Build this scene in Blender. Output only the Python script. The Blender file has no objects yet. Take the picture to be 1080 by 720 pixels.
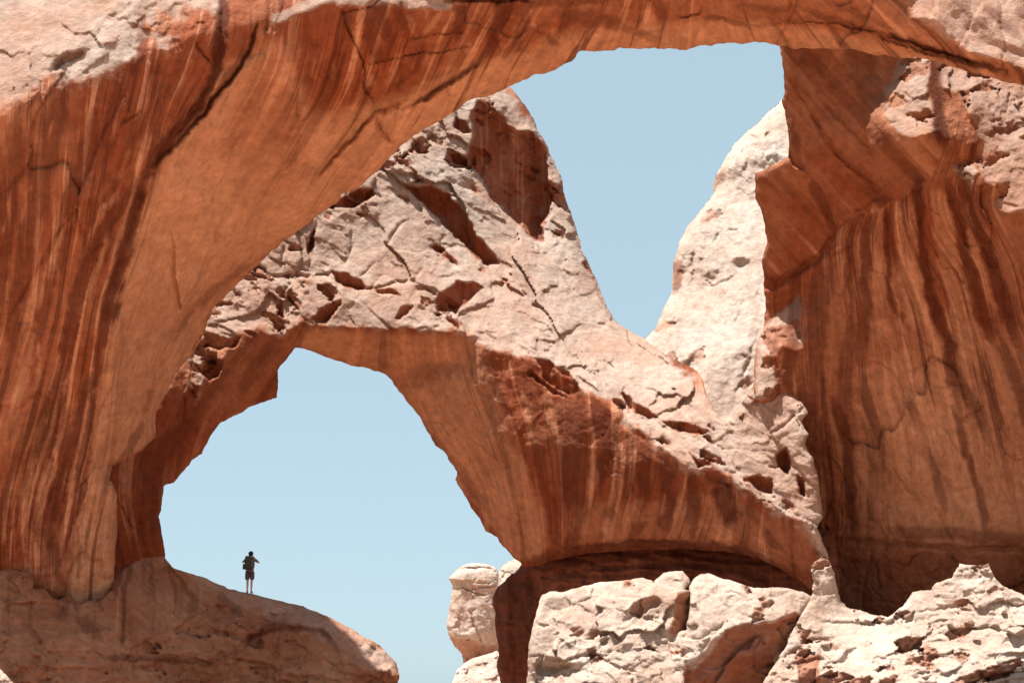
import bpy, bmesh, math, random
import numpy as np
from mathutils import Vector

# ------------------------------------------------------------------ camera, sky, sun, exposure
scene = bpy.context.scene
F = 1484.0                                   # focal length in photo pixels (1080 wide)
PITCH = math.radians(14.0)
CAM = np.array([0.0, 0.0, 1.6])
cam_data = bpy.data.cameras.new('camera')
cam_data.sensor_fit = 'HORIZONTAL'
cam_data.angle = 2 * math.atan(540.0 / F)
cam_data.clip_start = 0.1
cam_data.clip_end = 20000
cam = bpy.data.objects.new('camera', cam_data)
scene.collection.objects.link(cam)
cam.location = CAM
cam.rotation_euler = (math.pi / 2 + PITCH, 0, 0)
scene.camera = cam

SUN = np.array([-0.28, -0.20, 0.94]); SUN /= np.linalg.norm(SUN)
sun_el = math.asin(SUN[2])
sun_az = math.atan2(SUN[0], SUN[1])          # clockwise from +Y
world = bpy.data.worlds.new('World')
scene.world = world
world.use_nodes = True
wn = world.node_tree
bg = wn.nodes['Background']
sky = wn.nodes.new('ShaderNodeTexSky')
sky.sky_type = 'NISHITA'
sky.sun_disc = False
sky.sun_elevation = sun_el
sky.sun_rotation = sun_az
sky.altitude = 1500
sky.air_density = 1.0
sky.dust_density = 2.2
sky.ozone_density = 1.0
hs = wn.nodes.new('ShaderNodeHueSaturation')
hs.inputs['Saturation'].default_value = 0.75
hs.inputs['Value'].default_value = 1.0
wn.links.new(sky.outputs[0], hs.inputs['Color'])
pale_air = wn.nodes.new('ShaderNodeMix'); pale_air.data_type = 'RGBA'
pale_air.inputs['Factor'].default_value = 0.8
pale_air.inputs['B'].default_value = (2.42, 3.36, 3.80, 1)      # thin bright summer haze
wn.links.new(hs.outputs[0], pale_air.inputs['A'])
wn.links.new(pale_air.outputs['Result'], bg.inputs['Color'])
bg.inputs['Strength'].default_value = 0.103
sun_data = bpy.data.lights.new('sun', 'SUN')
sun_data.energy = 4.6
sun_data.angle = math.radians(0.53)
sun_data.color = (1.0, 0.965, 0.92)
sun = bpy.data.objects.new('sun', sun_data)
scene.collection.objects.link(sun)
sun.rotation_euler = Vector(SUN).to_track_quat('Z', 'Y').to_euler()
scene.view_settings.view_transform = 'Standard'
scene.view_settings.look = 'None'
scene.view_settings.gamma = 1
scene.view_settings.use_curve_mapping = False
scene.view_settings.exposure = 0.98
scene.cycles.max_bounces = 8
scene.cycles.diffuse_bounces = 5

RIGHT = np.array([1.0, 0, 0])
UP = np.array([0, -math.sin(PITCH), math.cos(PITCH)])
FWD = np.array([0, math.cos(PITCH), math.sin(PITCH)])
col = scene.collection


def world_point(u, v, d):
    return CAM + d * ((u - 540) / F * RIGHT + (360 - v) / F * UP + FWD)


# ------------------------------------------------------------------ numeric helpers
def hash2(ix, iy, seed):
    h = (ix.astype(np.int64) * 374761393 + iy.astype(np.int64) * 668265263 + seed * 974711) & 0xFFFFFFFF
    h = ((h ^ (h >> 13)) * 1274126177) & 0xFFFFFFFF
    h = ((h ^ (h >> 16)) * 2246822519) & 0xFFFFFFFF
    return (h ^ (h >> 15)) & 0xFFFFFF


def rnd2(ix, iy, seed):
    return hash2(ix, iy, seed) / float(0xFFFFFF)


def perlin(x, y, seed):
    ix = np.floor(x); iy = np.floor(y)
    fx = x - ix; fy = y - iy
    sx = fx * fx * fx * (fx * (fx * 6 - 15) + 10)
    sy = fy * fy * fy * (fy * (fy * 6 - 15) + 10)
    out = 0
    for dx, wx in ((0, 1 - sx), (1, sx)):
        for dy, wy in ((0, 1 - sy), (1, sy)):
            a = rnd2(ix + dx, iy + dy, seed) * 2 * math.pi
            out = out + (np.cos(a) * (fx - dx) + np.sin(a) * (fy - dy)) * wx * wy
    return out * 1.4


def fbm(x, y, seed, octv=4, gain=0.5):
    s = 0; a = 1.0
    for k in range(octv):
        s = s + a * perlin(x, y, seed + 17 * k)
        x = x * 2.03 + 11.3; y = y * 2.03 + 5.7; a *= gain
    return s


def facets(x, y, seed):
    """jittered cells: (random plane height of the nearest cell, distance to the cell border)"""
    ix = np.floor(x); iy = np.floor(y)
    b1 = np.full(x.shape, 9.0); b2 = np.full(x.shape, 9.0); h = np.zeros(x.shape)
    for dx in (-1, 0, 1):
        for dy in (-1, 0, 1):
            cx = ix + dx; cy = iy + dy
            px = cx + 0.1 + 0.8 * rnd2(cx, cy, seed); py = cy + 0.1 + 0.8 * rnd2(cx, cy, seed + 1)
            ddx = x - px; ddy = y - py
            d = np.hypot(ddx, ddy)
            hh = (rnd2(cx, cy, seed + 2) - 0.5) * 2 * ddx + (rnd2(cx, cy, seed + 3) - 0.5) * 2 * ddy \
                + (rnd2(cx, cy, seed + 4) - 0.5) * 1.2
            near = d < b1
            b2 = np.where(near, b1, np.minimum(b2, d))
            h = np.where(near, hh, h)
            b1 = np.where(near, d, b1)
    return h, b2 - b1


def chips(x, y, seed, p):
    ix = np.floor(x); iy = np.floor(y)
    b1 = np.full(x.shape, 9.0); h = np.zeros(x.shape); sc = np.zeros(x.shape)
    for dx in (-1, 0, 1):
        for dy in (-1, 0, 1):
            cx = ix + dx; cy = iy + dy
            ddx = x - (cx + 0.1 + 0.8 * rnd2(cx, cy, seed)); ddy = y - (cy + 0.1 + 0.8 * rnd2(cx, cy, seed + 1))
            d = np.hypot(ddx, ddy)
            scar = rnd2(cx, cy, seed + 2) < p
            hh = np.where(scar, -1.6 * (ddy + 0.55) * (0.6 + rnd2(cx, cy, seed + 4)), (rnd2(cx, cy, seed + 3) - 0.4) * 0.3 * (1 + ddy) + (rnd2(cx, cy, seed + 6) - .5) * .3 * ddx)
            near = d < b1
            h = np.where(near, hh, h); b1 = np.where(near, d, b1); sc = np.where(near, scar, sc)
    return h, sc


def sstep(a, b, x):
    t = np.clip((x - a) / (b - a), 0, 1)
    return t * t * (3 - 2 * t)


def poly_sd(poly, U, V, closed=True):
    """distance to the polyline, positive inside a closed one; also nearest point"""
    P = np.asarray(poly, float)
    n = len(P)
    best = np.full(U.shape, 1e18); nx = np.zeros(U.shape); ny = np.zeros(U.shape)
    inside = np.zeros(U.shape, bool)
    for i in range(n if closed else n - 1):
        a = P[i]; b = P[(i + 1) % n]
        e = b - a; L2 = e @ e
        if L2 < 1e-9: continue
        t = np.clip(((U - a[0]) * e[0] + (V - a[1]) * e[1]) / L2, 0, 1)
        qx = a[0] + t * e[0]; qy = a[1] + t * e[1]
        d = (U - qx) ** 2 + (V - qy) ** 2
        m = d < best
        best = np.where(m, d, best); nx = np.where(m, qx, nx); ny = np.where(m, qy, ny)
        if closed and a[1] != b[1]:
            c = ((a[1] <= V) != (b[1] <= V)) & (U < a[0] + (V - a[1]) / (b[1] - a[1]) * e[0])
            inside ^= c
    d = np.sqrt(best)
    return (np.where(inside, d, -d) if closed else d), nx, ny


def local(U, V, pts, pad):
    P = np.asarray(pts, float)
    i0, i1 = np.searchsorted(V[:, 0], [P[:, 1].min() - pad, P[:, 1].max() + pad])
    j0, j1 = np.searchsorted(U[0], [P[:, 0].min() - pad, P[:, 0].max() + pad])
    return slice(i0, i1), slice(j0, j1)


def mask_poly(poly, U, V, fe, WU, WV):
    m = np.zeros(U.shape)
    s = local(U, V, poly, fe + 14)
    if U[s].size:
        m[s] = sstep(-fe, fe, poly_sd(poly, WU[s], WV[s])[0])
    return m


def line_field(pts, U, V, WU, WV, pad):
    """distance to an open polyline and the fraction along it"""
    s = local(U, V, pts, pad)
    d = np.full(U.shape, 1e6); t = np.zeros(U.shape)
    if U[s].size:
        dd, qx, qy = poly_sd(pts, WU[s], WV[s], False)
        P = np.asarray(pts, float)
        a = P[-1] - P[0]
        d[s] = dd
        t[s] = np.clip(((qx - P[0][0]) * a[0] + (qy - P[0][1]) * a[1]) / max(a @ a, 1), 0, 1)
    return d, t


def tps(pts, U, V):
    P = np.array([p[:2] for p in pts], float) / 300.0
    z = np.array([p[2] for p in pts], float)
    n = len(P)
    def k(r2): return np.where(r2 > 1e-12, 0.5 * r2 * np.log(np.maximum(r2, 1e-12)), 0)
    K = k(((P[:, None] - P[None]) ** 2).sum(-1)) + np.eye(n) * 1e-3
    Q = np.c_[np.ones(n), P]
    A = np.block([[K, Q], [Q.T, np.zeros((3, 3))]])
    w = np.linalg.solve(A, np.r_[z, 0, 0, 0])
    X = U / 300.0; Y = V / 300.0
    out = w[n] + w[n + 1] * X + w[n + 2] * Y
    for i in range(n):
        out = out + w[i] * k((X - P[i, 0]) ** 2 + (Y - P[i, 1]) ** 2)
    return out


def poisson(gx, gy, L0, lam):
    """L minimising |grad L - g|^2 + lam |L - L0|^2 (grid units)"""
    H, W = L0.shape
    div = np.zeros((H, W))
    ax = 0.5 * (gx[:, 1:] + gx[:, :-1]); ay = 0.5 * (gy[1:] + gy[:-1])
    div[:, :-1] += ax; div[:, 1:] -= ax
    div[:-1] += ay; div[1:] -= ay
    rhs = -div + lam * L0
    E = np.concatenate([rhs, rhs[::-1]], 0); E = np.concatenate([E, E[:, ::-1]], 1)
    ft = np.fft.rfft2(E)
    ky = 2 - 2 * np.cos(2 * np.pi * np.arange(2 * H) / (2 * H))
    kx = 2 - 2 * np.cos(2 * np.pi * np.arange(W + 1) / (2 * W))
    ft /= (ky[:, None] + kx[None] + lam)
    return np.fft.irfft2(ft, s=(2 * H, 2 * W))[:H, :W]


def rough_outline(poly, seed, amp=1.2, seg=2.5):
    P = np.asarray(poly, float); out = []
    for i in range(len(P)):
        a = P[i]; b = P[(i + 1) % len(P)]
        n = max(1, int(np.hypot(*(b - a)) / seg))
        for k in range(n): out.append(a + (b - a) * k / n)
    Q = np.array(out)
    nx = fbm(Q[:, 0] / 13, Q[:, 1] / 13, seed, 4, .68) * amp; ny = fbm(Q[:, 0] / 13 + 40, Q[:, 1] / 13, seed + 5, 4, .68) * amp
    return Q + np.c_[nx, ny]


def outline_sd(coarse, fine, U, V, step):
    """signed distance to a rough outline: exact in a band, from the unsubdivided outline further in"""
    c = 4
    sc, _, _ = poly_sd(coarse, U[::c, ::c], V[::c, ::c])
    ri = np.minimum(np.arange(U.shape[0]) / c, sc.shape[0] - 1.001); rj = np.minimum(np.arange(U.shape[1]) / c, sc.shape[1] - 1.001)
    i = ri.astype(int)[:, None]; j = rj.astype(int)[None]; a = ri[:, None] - i; b = rj[None] - j
    far = np.abs(sc[i, j] * (1 - a) * (1 - b) + sc[i + 1, j] * a * (1 - b) + sc[i, j + 1] * (1 - a) * b + sc[i + 1, j + 1] * a * b)
    best = np.full(U.shape, 1e18); nx = U.copy(); ny = V.copy(); inside = np.zeros(U.shape, bool)
    P = np.asarray(fine, float); n = len(P); us = U[0]; vs = V[:, 0]; pad = 16.0
    for k in range(n):
        a = P[k]; b = P[(k + 1) % n]; e = b - a; L2 = e @ e
        if L2 < 1e-9: continue
        i0, i1 = np.searchsorted(vs, [min(a[1], b[1]) - pad, max(a[1], b[1]) + pad])
        j0, j1 = np.searchsorted(us, [min(a[0], b[0]) - pad, max(a[0], b[0]) + pad])
        s = (slice(i0, i1), slice(j0, j1)); u = U[s]; v = V[s]
        t = np.clip(((u - a[0]) * e[0] + (v - a[1]) * e[1]) / L2, 0, 1)
        qx = a[0] + t * e[0]; qy = a[1] + t * e[1]; d = (u - qx) ** 2 + (v - qy) ** 2
        m = d < best[s]
        best[s] = np.where(m, d, best[s]); nx[s] = np.where(m, qx, nx[s]); ny[s] = np.where(m, qy, ny[s])
        if a[1] != b[1]:
            lo, hi = min(a[1], b[1]), max(a[1], b[1])
            i0, i1 = np.searchsorted(vs, [lo, hi])
            if i1 > i0:
                inside[i0:i1] ^= us[None] < (a[0] + (vs[i0:i1] - a[1]) / (b[1] - a[1]) * e[0])[:, None]
    near = np.sqrt(best)
    w = sstep(8, 15, near)
    d = np.where(near > 1e6, np.maximum(far, 15), near * (1 - w) + np.maximum(far, near * 0 + 8) * w)
    return np.where(inside, d, -d), nx, ny


# ------------------------------------------------------------------ materials
def nd(nt, kind, **kw):
    n = nt.nodes.new(kind)
    for k, v in kw.items():
        setattr(n, k, v)
    return n


def rock_material(name, red, orange, pale, tan, stain_shade, bump=1.0):
    """sandstone: pigment bands, sunlit areas painted pale, desert varnish and some painted shade from the mesh's own attributes plus fine noise"""
    m = bpy.data.materials.new(name); m.use_nodes = True
    nt = m.node_tree; ln = nt.links.new
    bs = nt.nodes['Principled BSDF']
    bs.inputs['Roughness'].default_value = 0.92
    bs.inputs['Specular IOR Level'].default_value = 0.15
    at_s = nd(nt, 'ShaderNodeAttribute', attribute_name='stain_shade')
    at_p = nd(nt, 'ShaderNodeAttribute', attribute_name='pale')
    at_f = nd(nt, 'ShaderNodeAttribute', attribute_name='flow')
    tc = nd(nt, 'ShaderNodeTexCoord')

    def noise(vec, scale, detail=6, rough=0.6):
        n = nd(nt, 'ShaderNodeTexNoise'); n.inputs['Scale'].default_value = scale
        n.inputs['Detail'].default_value = detail; n.inputs['Roughness'].default_value = rough
        ln(vec, n.inputs['Vector']); return n.outputs['Fac']

    def ramp(fac, a, b, lo=0.0, hi=1.0):
        r = nd(nt, 'ShaderNodeMapRange'); r.inputs['From Min'].default_value = a; r.inputs['From Max'].default_value = b
        r.inputs['To Min'].default_value = lo; r.inputs['To Max'].default_value = hi
        ln(fac, r.inputs['Value']); return r.outputs[0]

    def mix(fac, a, b, blend='MIX'):
        x = nd(nt, 'ShaderNodeMix', data_type='RGBA', blend_type=blend)
        for sock, val in ((x.inputs['Factor'], fac), (x.inputs['A'], a), (x.inputs['B'], b)):
            if hasattr(val, 'is_output'): ln(val, sock)
            else: sock.default_value = val if isinstance(val, float) else (*val, 1)
        return x.outputs['Result']

    def math_(op, a, b):
        x = nd(nt, 'ShaderNodeMath', operation=op)
        for i, val in enumerate((a, b)):
            if hasattr(val, 'is_output'): ln(val, x.inputs[i])
            else: x.inputs[i].default_value = val
        return x.outputs[0]

    obj = tc.outputs['Object']
    big = noise(obj, 0.22, 5)
    mid = noise(obj, 1.1, 7, 0.65)
    fine = noise(obj, 7.0, 6, 0.7)
    tone = nd(nt, 'ShaderNodeAttribute', attribute_name='tone').outputs['Fac']
    base = mix(math_('ADD', tone, ramp(big, 0.35, 0.65, -0.3, 0.18)), red, orange)
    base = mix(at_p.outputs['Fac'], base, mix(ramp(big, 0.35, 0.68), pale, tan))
    # fine streaks follow the authored flow coordinates
    fl = nd(nt, 'ShaderNodeVectorMath', operation='MULTIPLY'); ln(at_f.outputs['Vector'], fl.inputs[0])
    fl.inputs[1].default_value = (0.55, 0.8, 0)
    st1 = noise(fl.outputs[0], 1.0, 7, 0.6)
    sep = nd(nt, 'ShaderNodeSeparateXYZ'); ln(at_f.outputs['Vector'], sep.inputs[0])
    amt = sep.outputs[2]
    light = math_('MULTIPLY', ramp(st1, 0.55, 0.61), math_('MULTIPLY', amt, 0.6))
    base = mix(light, base, [min(1, c * 1.25 + 0.02) for c in orange])
    dark = math_('MULTIPLY', ramp(st1, 0.455, 0.40), math_('MULTIPLY', amt, 0.72))
    dk = math_('MAXIMUM', dark, math_('MULTIPLY', at_s.outputs['Fac'], ramp(mid, 0.25, 0.6, 0.7, 1.0)))
    base = mix(dk, base, stain_shade)
    # grain and mottling of the stone itself
    base = mix(1.0, base, mix(ramp(mid, 0.3, 0.7), (0.88, 0.86, 0.85), (1.06, 1.05, 1.04)), 'MULTIPLY')
    base = mix(1.0, base, mix(ramp(fine, 0.3, 0.7), (0.92, 0.92, 0.92), (1.06, 1.06, 1.06)), 'MULTIPLY')
    # thin mineral streaks and flaked patches, a hand's breadth across
    fl2 = nd(nt, 'ShaderNodeVectorMath', operation='MULTIPLY'); ln(at_f.outputs['Vector'], fl2.inputs[0])
    fl2.inputs[1].default_value = (1.6, 2.6, 0)
    st2 = noise(fl2.outputs[0], 1.0, 8, 0.68)
    base = mix(math_('ADD', math_('MULTIPLY', amt, 0.5), 0.05), base, mix(1.0, base, mix(ramp(st2, 0.36, 0.64), (0.68, 0.64, 0.62), (1.22, 1.2, 1.18)), 'MULTIPLY'))
    flake = noise(obj, 2.6, 9, 0.7)
    base = mix(1.0, base, mix(ramp(flake, 0.36, 0.62), (0.80, 0.77, 0.75), (1.10, 1.09, 1.08)), 'MULTIPLY')
    ln(base, bs.inputs['Base Color'])
    # bump
    vor = nd(nt, 'ShaderNodeTexVoronoi', feature='DISTANCE_TO_EDGE'); vor.inputs['Scale'].default_value = 0.7
    wv = nd(nt, 'ShaderNodeVectorMath', operation='ADD'); ln(obj, wv.inputs[0])
    nv = nd(nt, 'ShaderNodeTexNoise'); nv.inputs['Scale'].default_value = 0.8; ln(obj, nv.inputs['Vector'])
    ln(nv.outputs['Color'], wv.inputs[1]); ln(wv.outputs[0], vor.inputs['Vector'])
    b1 = nd(nt, 'ShaderNodeBump'); b1.inputs['Strength'].default_value = 0.55 * bump; b1.inputs['Distance'].default_value = 0.35
    ln(mid, b1.inputs['Height'])
    bf = nd(nt, 'ShaderNodeBump'); bf.inputs['Strength'].default_value = 0.6 * bump; bf.inputs['Distance'].default_value = 0.16
    ln(flake, bf.inputs['Height']); ln(b1.outputs[0], bf.inputs['Normal'])
    b2 = nd(nt, 'ShaderNodeBump'); b2.inputs['Strength'].default_value = 0.5 * bump; b2.inputs['Distance'].default_value = 0.06
    ln(fine, b2.inputs['Height']); ln(bf.outputs[0], b2.inputs['Normal'])
    ln(b2.outputs[0], bs.inputs['Normal'])
    return m


RED = (0.275, 0.079, 0.034); ORANGE = (0.595, 0.315, 0.185); PALE = (0.46, 0.368, 0.305); TAN = (0.42, 0.255, 0.185); STAIN = (0.108, 0.026, 0.012)
mat_rock = rock_material('red_sandstone', RED, ORANGE, PALE, TAN, STAIN)
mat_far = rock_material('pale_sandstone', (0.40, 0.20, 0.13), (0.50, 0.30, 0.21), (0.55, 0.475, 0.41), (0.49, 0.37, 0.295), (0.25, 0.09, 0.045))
mat_block = rock_material('sunlit_sandstone', RED, ORANGE, (0.56, 0.475, 0.40), (0.48, 0.335, 0.255), STAIN)  # paler copy of the red rock, sunlit brightness put into its colour
mat_dark = rock_material('shade_darkened_sandstone', (0.24, 0.086, 0.05), (0.33, 0.13, 0.077), PALE, TAN, (0.09, 0.03, 0.018))  # darker copy: shade under the overhang put into the stone colour
mat_sand = rock_material('desert_sand', (0.48, 0.26, 0.16), (0.54, 0.32, 0.20), (0.58, 0.36, 0.24), (0.54, 0.31, 0.195), STAIN)


def plain(name, c, rough=0.8):
    m = bpy.data.materials.new(name); m.use_nodes = True
    nt = m.node_tree; bs = nt.nodes['Principled BSDF']
    n = nt.nodes.new('ShaderNodeTexNoise'); n.inputs['Scale'].default_value = 25
    r = nt.nodes.new('ShaderNodeMix'); r.data_type = 'RGBA'
    r.inputs['A'].default_value = (*[x * 0.75 for x in c], 1); r.inputs['B'].default_value = (*[min(1, x * 1.2) for x in c], 1)
    nt.links.new(n.outputs['Fac'], r.inputs['Factor']); nt.links.new(r.outputs['Result'], bs.inputs['Base Color'])
    bs.inputs['Roughness'].default_value = rough
    return m


# ------------------------------------------------------------------ rock builder
def tag(o, label=None, cat=None, group=None, kind=None):
    for k, v in (('label', label), ('category', cat), ('group', group), ('kind', kind)):
        if v: o[k] = v
    return o


SURF = {}


def on_surface(o, u, v):
    u0, v0, st, D = SURF[o]
    return world_point(u, v, D[int(round((v - v0) / st)), int(round((u - u0) / st))])


def rock(name, outline, depth, tilts=(), grooves=(), scarps=(), bands=(), flowzones=(), stain_noise=0.4, flow_wob=0.22, band_soft=0.45, relief=(), stains_shade=(), pales=(), flow=None, mat=None,
         step=1.5, lam=40.0, thick=8.0, rim=12, seed=1, warp=2.5, parent=None, pale0=0.0, tone0=0.3, tones=(), jag=1.2, streak=0.0,
         rimk=1.0):
    """one solid rock: traced outline at its own distance, front surface integrated from the tilt of each facet,
    a rounded rim and a back `thick` metres behind. depth: (u, v, metres) control points."""
    poly = rough_outline(outline, seed, jag)
    u0, v0 = poly.min(0) - 3 * step; u1, v1 = poly.max(0) + 3 * step
    us = np.arange(u0, u1, step); vs = np.arange(v0, v1, step)
    U, V = np.meshgrid(us, vs)
    WU = U + warp * fbm(U / 22, V / 22, seed + 50, 4, 0.6); WV = V + warp * fbm(U / 22 + 31, V / 22, seed + 60, 4, 0.6)
    L0 = tps([(a, b, math.log(c)) for a, b, c in depth], U, V)
    gy, gx = np.gradient(L0)
    k = step / F
    for t in tilts:                       # (polygon, slope to the right, slope upward, feather)
        m = mask_poly(t[0], U, V, t[3] if len(t) > 3 else 3.0, WU, WV)
        gx = gx * (1 - m) + t[1] * k * m
        gy = gy * (1 - m) - t[2] * k * m
    L = poisson(gx, gy, L0, (step / lam) ** 2 * 1.0)
    sd, qx, qy = outline_sd(outline, poly, U, V, step)
    # displacement in pixels of depth
    dz = np.zeros(U.shape); scar_shade = np.zeros(U.shape)
    for r in relief:
        kind, w, amp = r[:3]; o = r[3] if len(r) > 3 else {}
        ang = math.radians(o.get('ang', 0)); ax = o.get('ax', 1.0)
        X = (U * math.cos(ang) + V * math.sin(ang)) / (w * ax); Y = (-U * math.sin(ang) + V * math.cos(ang)) / w
        sd_ = seed + o.get('seed', 0) + 100
        msk = 1.0
        if 'mask' in o:
            msk = 0
            for pm in o['mask']: msk = np.maximum(msk, mask_poly(pm, U, V, o.get('fe', 8), WU, WV))
        if 'no' in o:
            for pm in o['no']: msk = msk * (1 - mask_poly(pm, U, V, o.get('fe', 8), WU, WV))
        if o.get('patch'):
            msk = msk * sstep(-0.1, 0.35, fbm(U / (w * o['patch']), V / (w * o['patch']), sd_ + 9, 3))
        if kind == 'fbm':
            h = fbm(X, Y, sd_, o.get('oct', 5), o.get('gain', 0.5))
        elif kind == 'ridge':
            h = -(1 - np.abs(fbm(X, Y, sd_, 3))) ** 6
        elif kind == 'facet':
            q = 0.35
            X2 = X + q * fbm(X * 0.9, Y * 0.9, sd_ + 3, 3); Y2 = Y + q * fbm(X * 0.9 + 9, Y * 0.9, sd_ + 4, 3)
            h, e = facets(X2, Y2, sd_ + 5)
            h = h - o.get('crack', 0.12) * (1 - sstep(0.0, 0.09, e))
        elif kind == 'chip':              # broken cells: some keep their face, some are undercut scars
            q = o.get('q', 0.3)
            X2 = X + q * fbm(X * 1.3, Y * 1.3, sd_ + 3, 4, .6); Y2 = Y + q * fbm(X * 1.3 + 9, Y * 1.3, sd_ + 4, 4, .6)
            h, sc_ = chips(X2, Y2, sd_ + 5, o.get('p', 0.3))
            scar_shade = np.maximum(scar_shade, sc_ * np.clip(msk * 2 - 0.6, 0, 1))
        elif kind == 'ledge':             # stepped bedding: each step tilts up and is undercut below
            ph = Y + o.get('wob', 0.8) * fbm(X * 0.55, Y * 0.55, sd_ + 2, 4, 0.55)
            fr = ph - np.floor(ph)
            jit = 0.4 + 0.9 * rnd2(np.floor(ph), np.floor(X * 0.35 + 0.7 * rnd2(np.floor(ph), np.floor(ph), 3)), sd_ + 7)
            h = (np.where(fr < 0.8, fr / 0.8, (1 - fr) / 0.2) - 0.5) * jit
        dz -= msk * amp * h               # positive h comes towards the camera
    for q in scarps:                      # (polygon, px of recess per px downwards, most px): undercut scars with a lip below
        m = mask_poly(q[0], U, V, 0.8, WU, WV)
        run = np.cumsum(m, 0) * step
        dz += m * q[2] * (1 - np.exp(-q[1] * run / q[2]))
    for b in bands:                       # (polyline, half width start, end, tone): paler ribs between varnish stripes
        dd, t = line_field(b[0], U, V, WU, WV, max(b[1], b[2]) * 2 + 14)
        ww = b[1] + (b[2] - b[1]) * t
        dz -= 0.28 * ww * np.exp(-(dd / ww) ** 2)
    for g in grooves:                     # (polyline, half width px, depth px)
        d, t = line_field(g[0], U, V, WU, WV, g[1] * 3 + 14)
        dz += g[2] * np.exp(-(d / g[1]) ** 2) * (1 - 0.6 * np.abs(2 * t - 1) ** 3)
    L = L + dz / F
    d = np.clip(sd / rim, 0, 1)
    L = L + rimk * rim / F * (1 - np.sqrt(np.maximum(0, 1 - (1 - d) ** 2)))
    # attributes
    if flow is not None:
        S = tps(flow, U, V) + flow_wob * fbm(U / 40, V / 120, seed + 71, 3)
        for z in flowzones:
            S = np.where(mask_poly(z[0], U, V, 1.0, WU, WV) > .5, (z[1] * U + z[2] * V) / z[3] + 300, S)
        T = V / 260.0
    else:
        S = U / 12.0; T = V / 260.0
    tone = np.full(U.shape, float(tone0))
    for pm in tones:
        mk = mask_poly(pm[0], U, V, pm[2], WU, WV)
        tone = tone * (1 - mk) + pm[1] * mk
    stain_shade = np.zeros(U.shape)
    nz = fbm(S * 0.9, V / 75, seed + 77, 4, 0.6)
    nz2 = fbm(S * 1.7, V / 110, seed + 79, 3, 0.6)
    for s in stains_shade:                      # (polyline, half width start, half width end, strength)
        w = max(s[1], s[2])
        dd, t = line_field(s[0], U, V, WU, WV, w * 2 + 14)
        ww = s[1] + (s[2] - s[1]) * t
        soft = sstep(0, 0.12, t + 0.05) * sstep(0, 0.3, 1 - t + 0.02)
        ww = ww * (0.35 + 0.65 * soft)
        e = dd + (stain_noise * ww + 0.8) * nz
        stain_shade = np.maximum(stain_shade, s[3] * (0.35 + 0.65 * soft) * (1 - sstep(0.5 * ww, 1.15 * ww, e)))
    pale = np.full(U.shape, float(pale0))
    for pm in pales:  # light put into the colour: sunlit areas paler, shaded recesses redder
        mk = mask_poly(pm[0], U, V, pm[2], WU + pm[2] * 1.2 * fbm(U / 18, V / 18, seed + 91, 4, .6), WV + pm[2] * 1.2 * fbm(U / 18 + 7, V / 18, seed + 92, 4, .6))
        pale = pale * (1 - mk) + pm[1] * mk
    pale = pale * (1 - 0.7 * scar_shade)     # undercut scars reddened: their shade is put into the colour
    pale = np.clip(pale + 0.18 * fbm(U / 30, V / 30, seed + 88, 4) * (pale > 0.02), 0, 1)
    for b in bands:
        dd, t = line_field(b[0], U, V, WU, WV, max(b[1], b[2]) * 2 + 14)
        ww = (b[1] + (b[2] - b[1]) * t) * (0.15 + 0.85 * sstep(0, 0.3, t + .04) * sstep(0, 0.4, 1.03 - t)) if band_soft > .2 else (b[1] + (b[2] - b[1]) * t)
        mk = 1 - sstep((0.9 - band_soft) * ww, (1.1 + band_soft) * ww + 0.8, dd + (0.2 * ww + 0.6) * nz)
        if band_soft > .2: mk = mk * np.clip(0.75 + 0.6 * nz2, 0.1, 1) * sstep(0, 0.25, t + .02) * sstep(0, 0.35, 1.02 - t)
        else: mk = mk * np.clip(0.8 + 0.45 * nz2, 0.2, 1) * sstep(0, 0.3, 1.02 - t) * sstep(0, 0.12, t)
        tone = np.maximum(tone, b[3] * mk); stain_shade = stain_shade * (1 - 0.9 * mk)
    # mesh: cells touching the inside; outer corners pulled onto the outline
    ins = sd > 0
    cell = ins[:-1, :-1] | ins[1:, :-1] | ins[:-1, 1:] | ins[1:, 1:]
    used = np.zeros(U.shape, bool)
    used[:-1, :-1] |= cell; used[1:, :-1] |= cell; used[:-1, 1:] |= cell; used[1:, 1:] |= cell
    out = used & ~ins
    PU = np.where(out, qx, U); PV = np.where(out, qy, V)
    Lf = L.copy()
    if out.any():
        ii = np.clip(np.round((qy - v0) / step).astype(int), 0, U.shape[0] - 1)
        jj = np.clip(np.round((qx - u0) / step).astype(int), 0, U.shape[1] - 1)
        Lf = np.where(out, L[ii, jj], L)
    D = np.exp(Lf)
    idx = -np.ones(U.shape, int); n1 = used.sum(); idx[used] = np.arange(n1)
    th = thick(U, V) if callable(thick) else np.full(U.shape, float(thick))
    R = np.maximum(th / D * F * 0.8, rim)
    dd = np.clip(sd / R, 0, 1)
    DB = D + th * np.sqrt(np.maximum(0, 1 - (1 - dd) ** 2)) * (1 + 0.15 * fbm(U / 60, V / 60, seed + 99, 3))
    bidx = idx.copy()
    bu = used & ins
    bidx[bu] = n1 + np.arange(bu.sum())
    def pts(mask, dep):
        d_ = dep[mask][:, None]
        return CAM + d_ * (((PU[mask] - 540) / F)[:, None] * RIGHT + ((360 - PV[mask]) / F)[:, None] * UP + FWD)
    co = np.concatenate([pts(used, D), pts(bu, DB)])
    ci, cj = np.nonzero(cell)
    q1 = np.stack([idx[ci, cj], idx[ci + 1, cj], idx[ci + 1, cj + 1], idx[ci, cj + 1]], 1)
    ok = bu[ci, cj] | bu[ci + 1, cj] | bu[ci + 1, cj + 1] | bu[ci, cj + 1]
    q2 = np.stack([bidx[ci, cj], bidx[ci, cj + 1], bidx[ci + 1, cj + 1], bidx[ci + 1, cj]], 1)[ok]
    faces = np.concatenate([q1, q2])
    origin = co.mean(0); origin[2] = max(0.0, co[:, 2].min())
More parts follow.
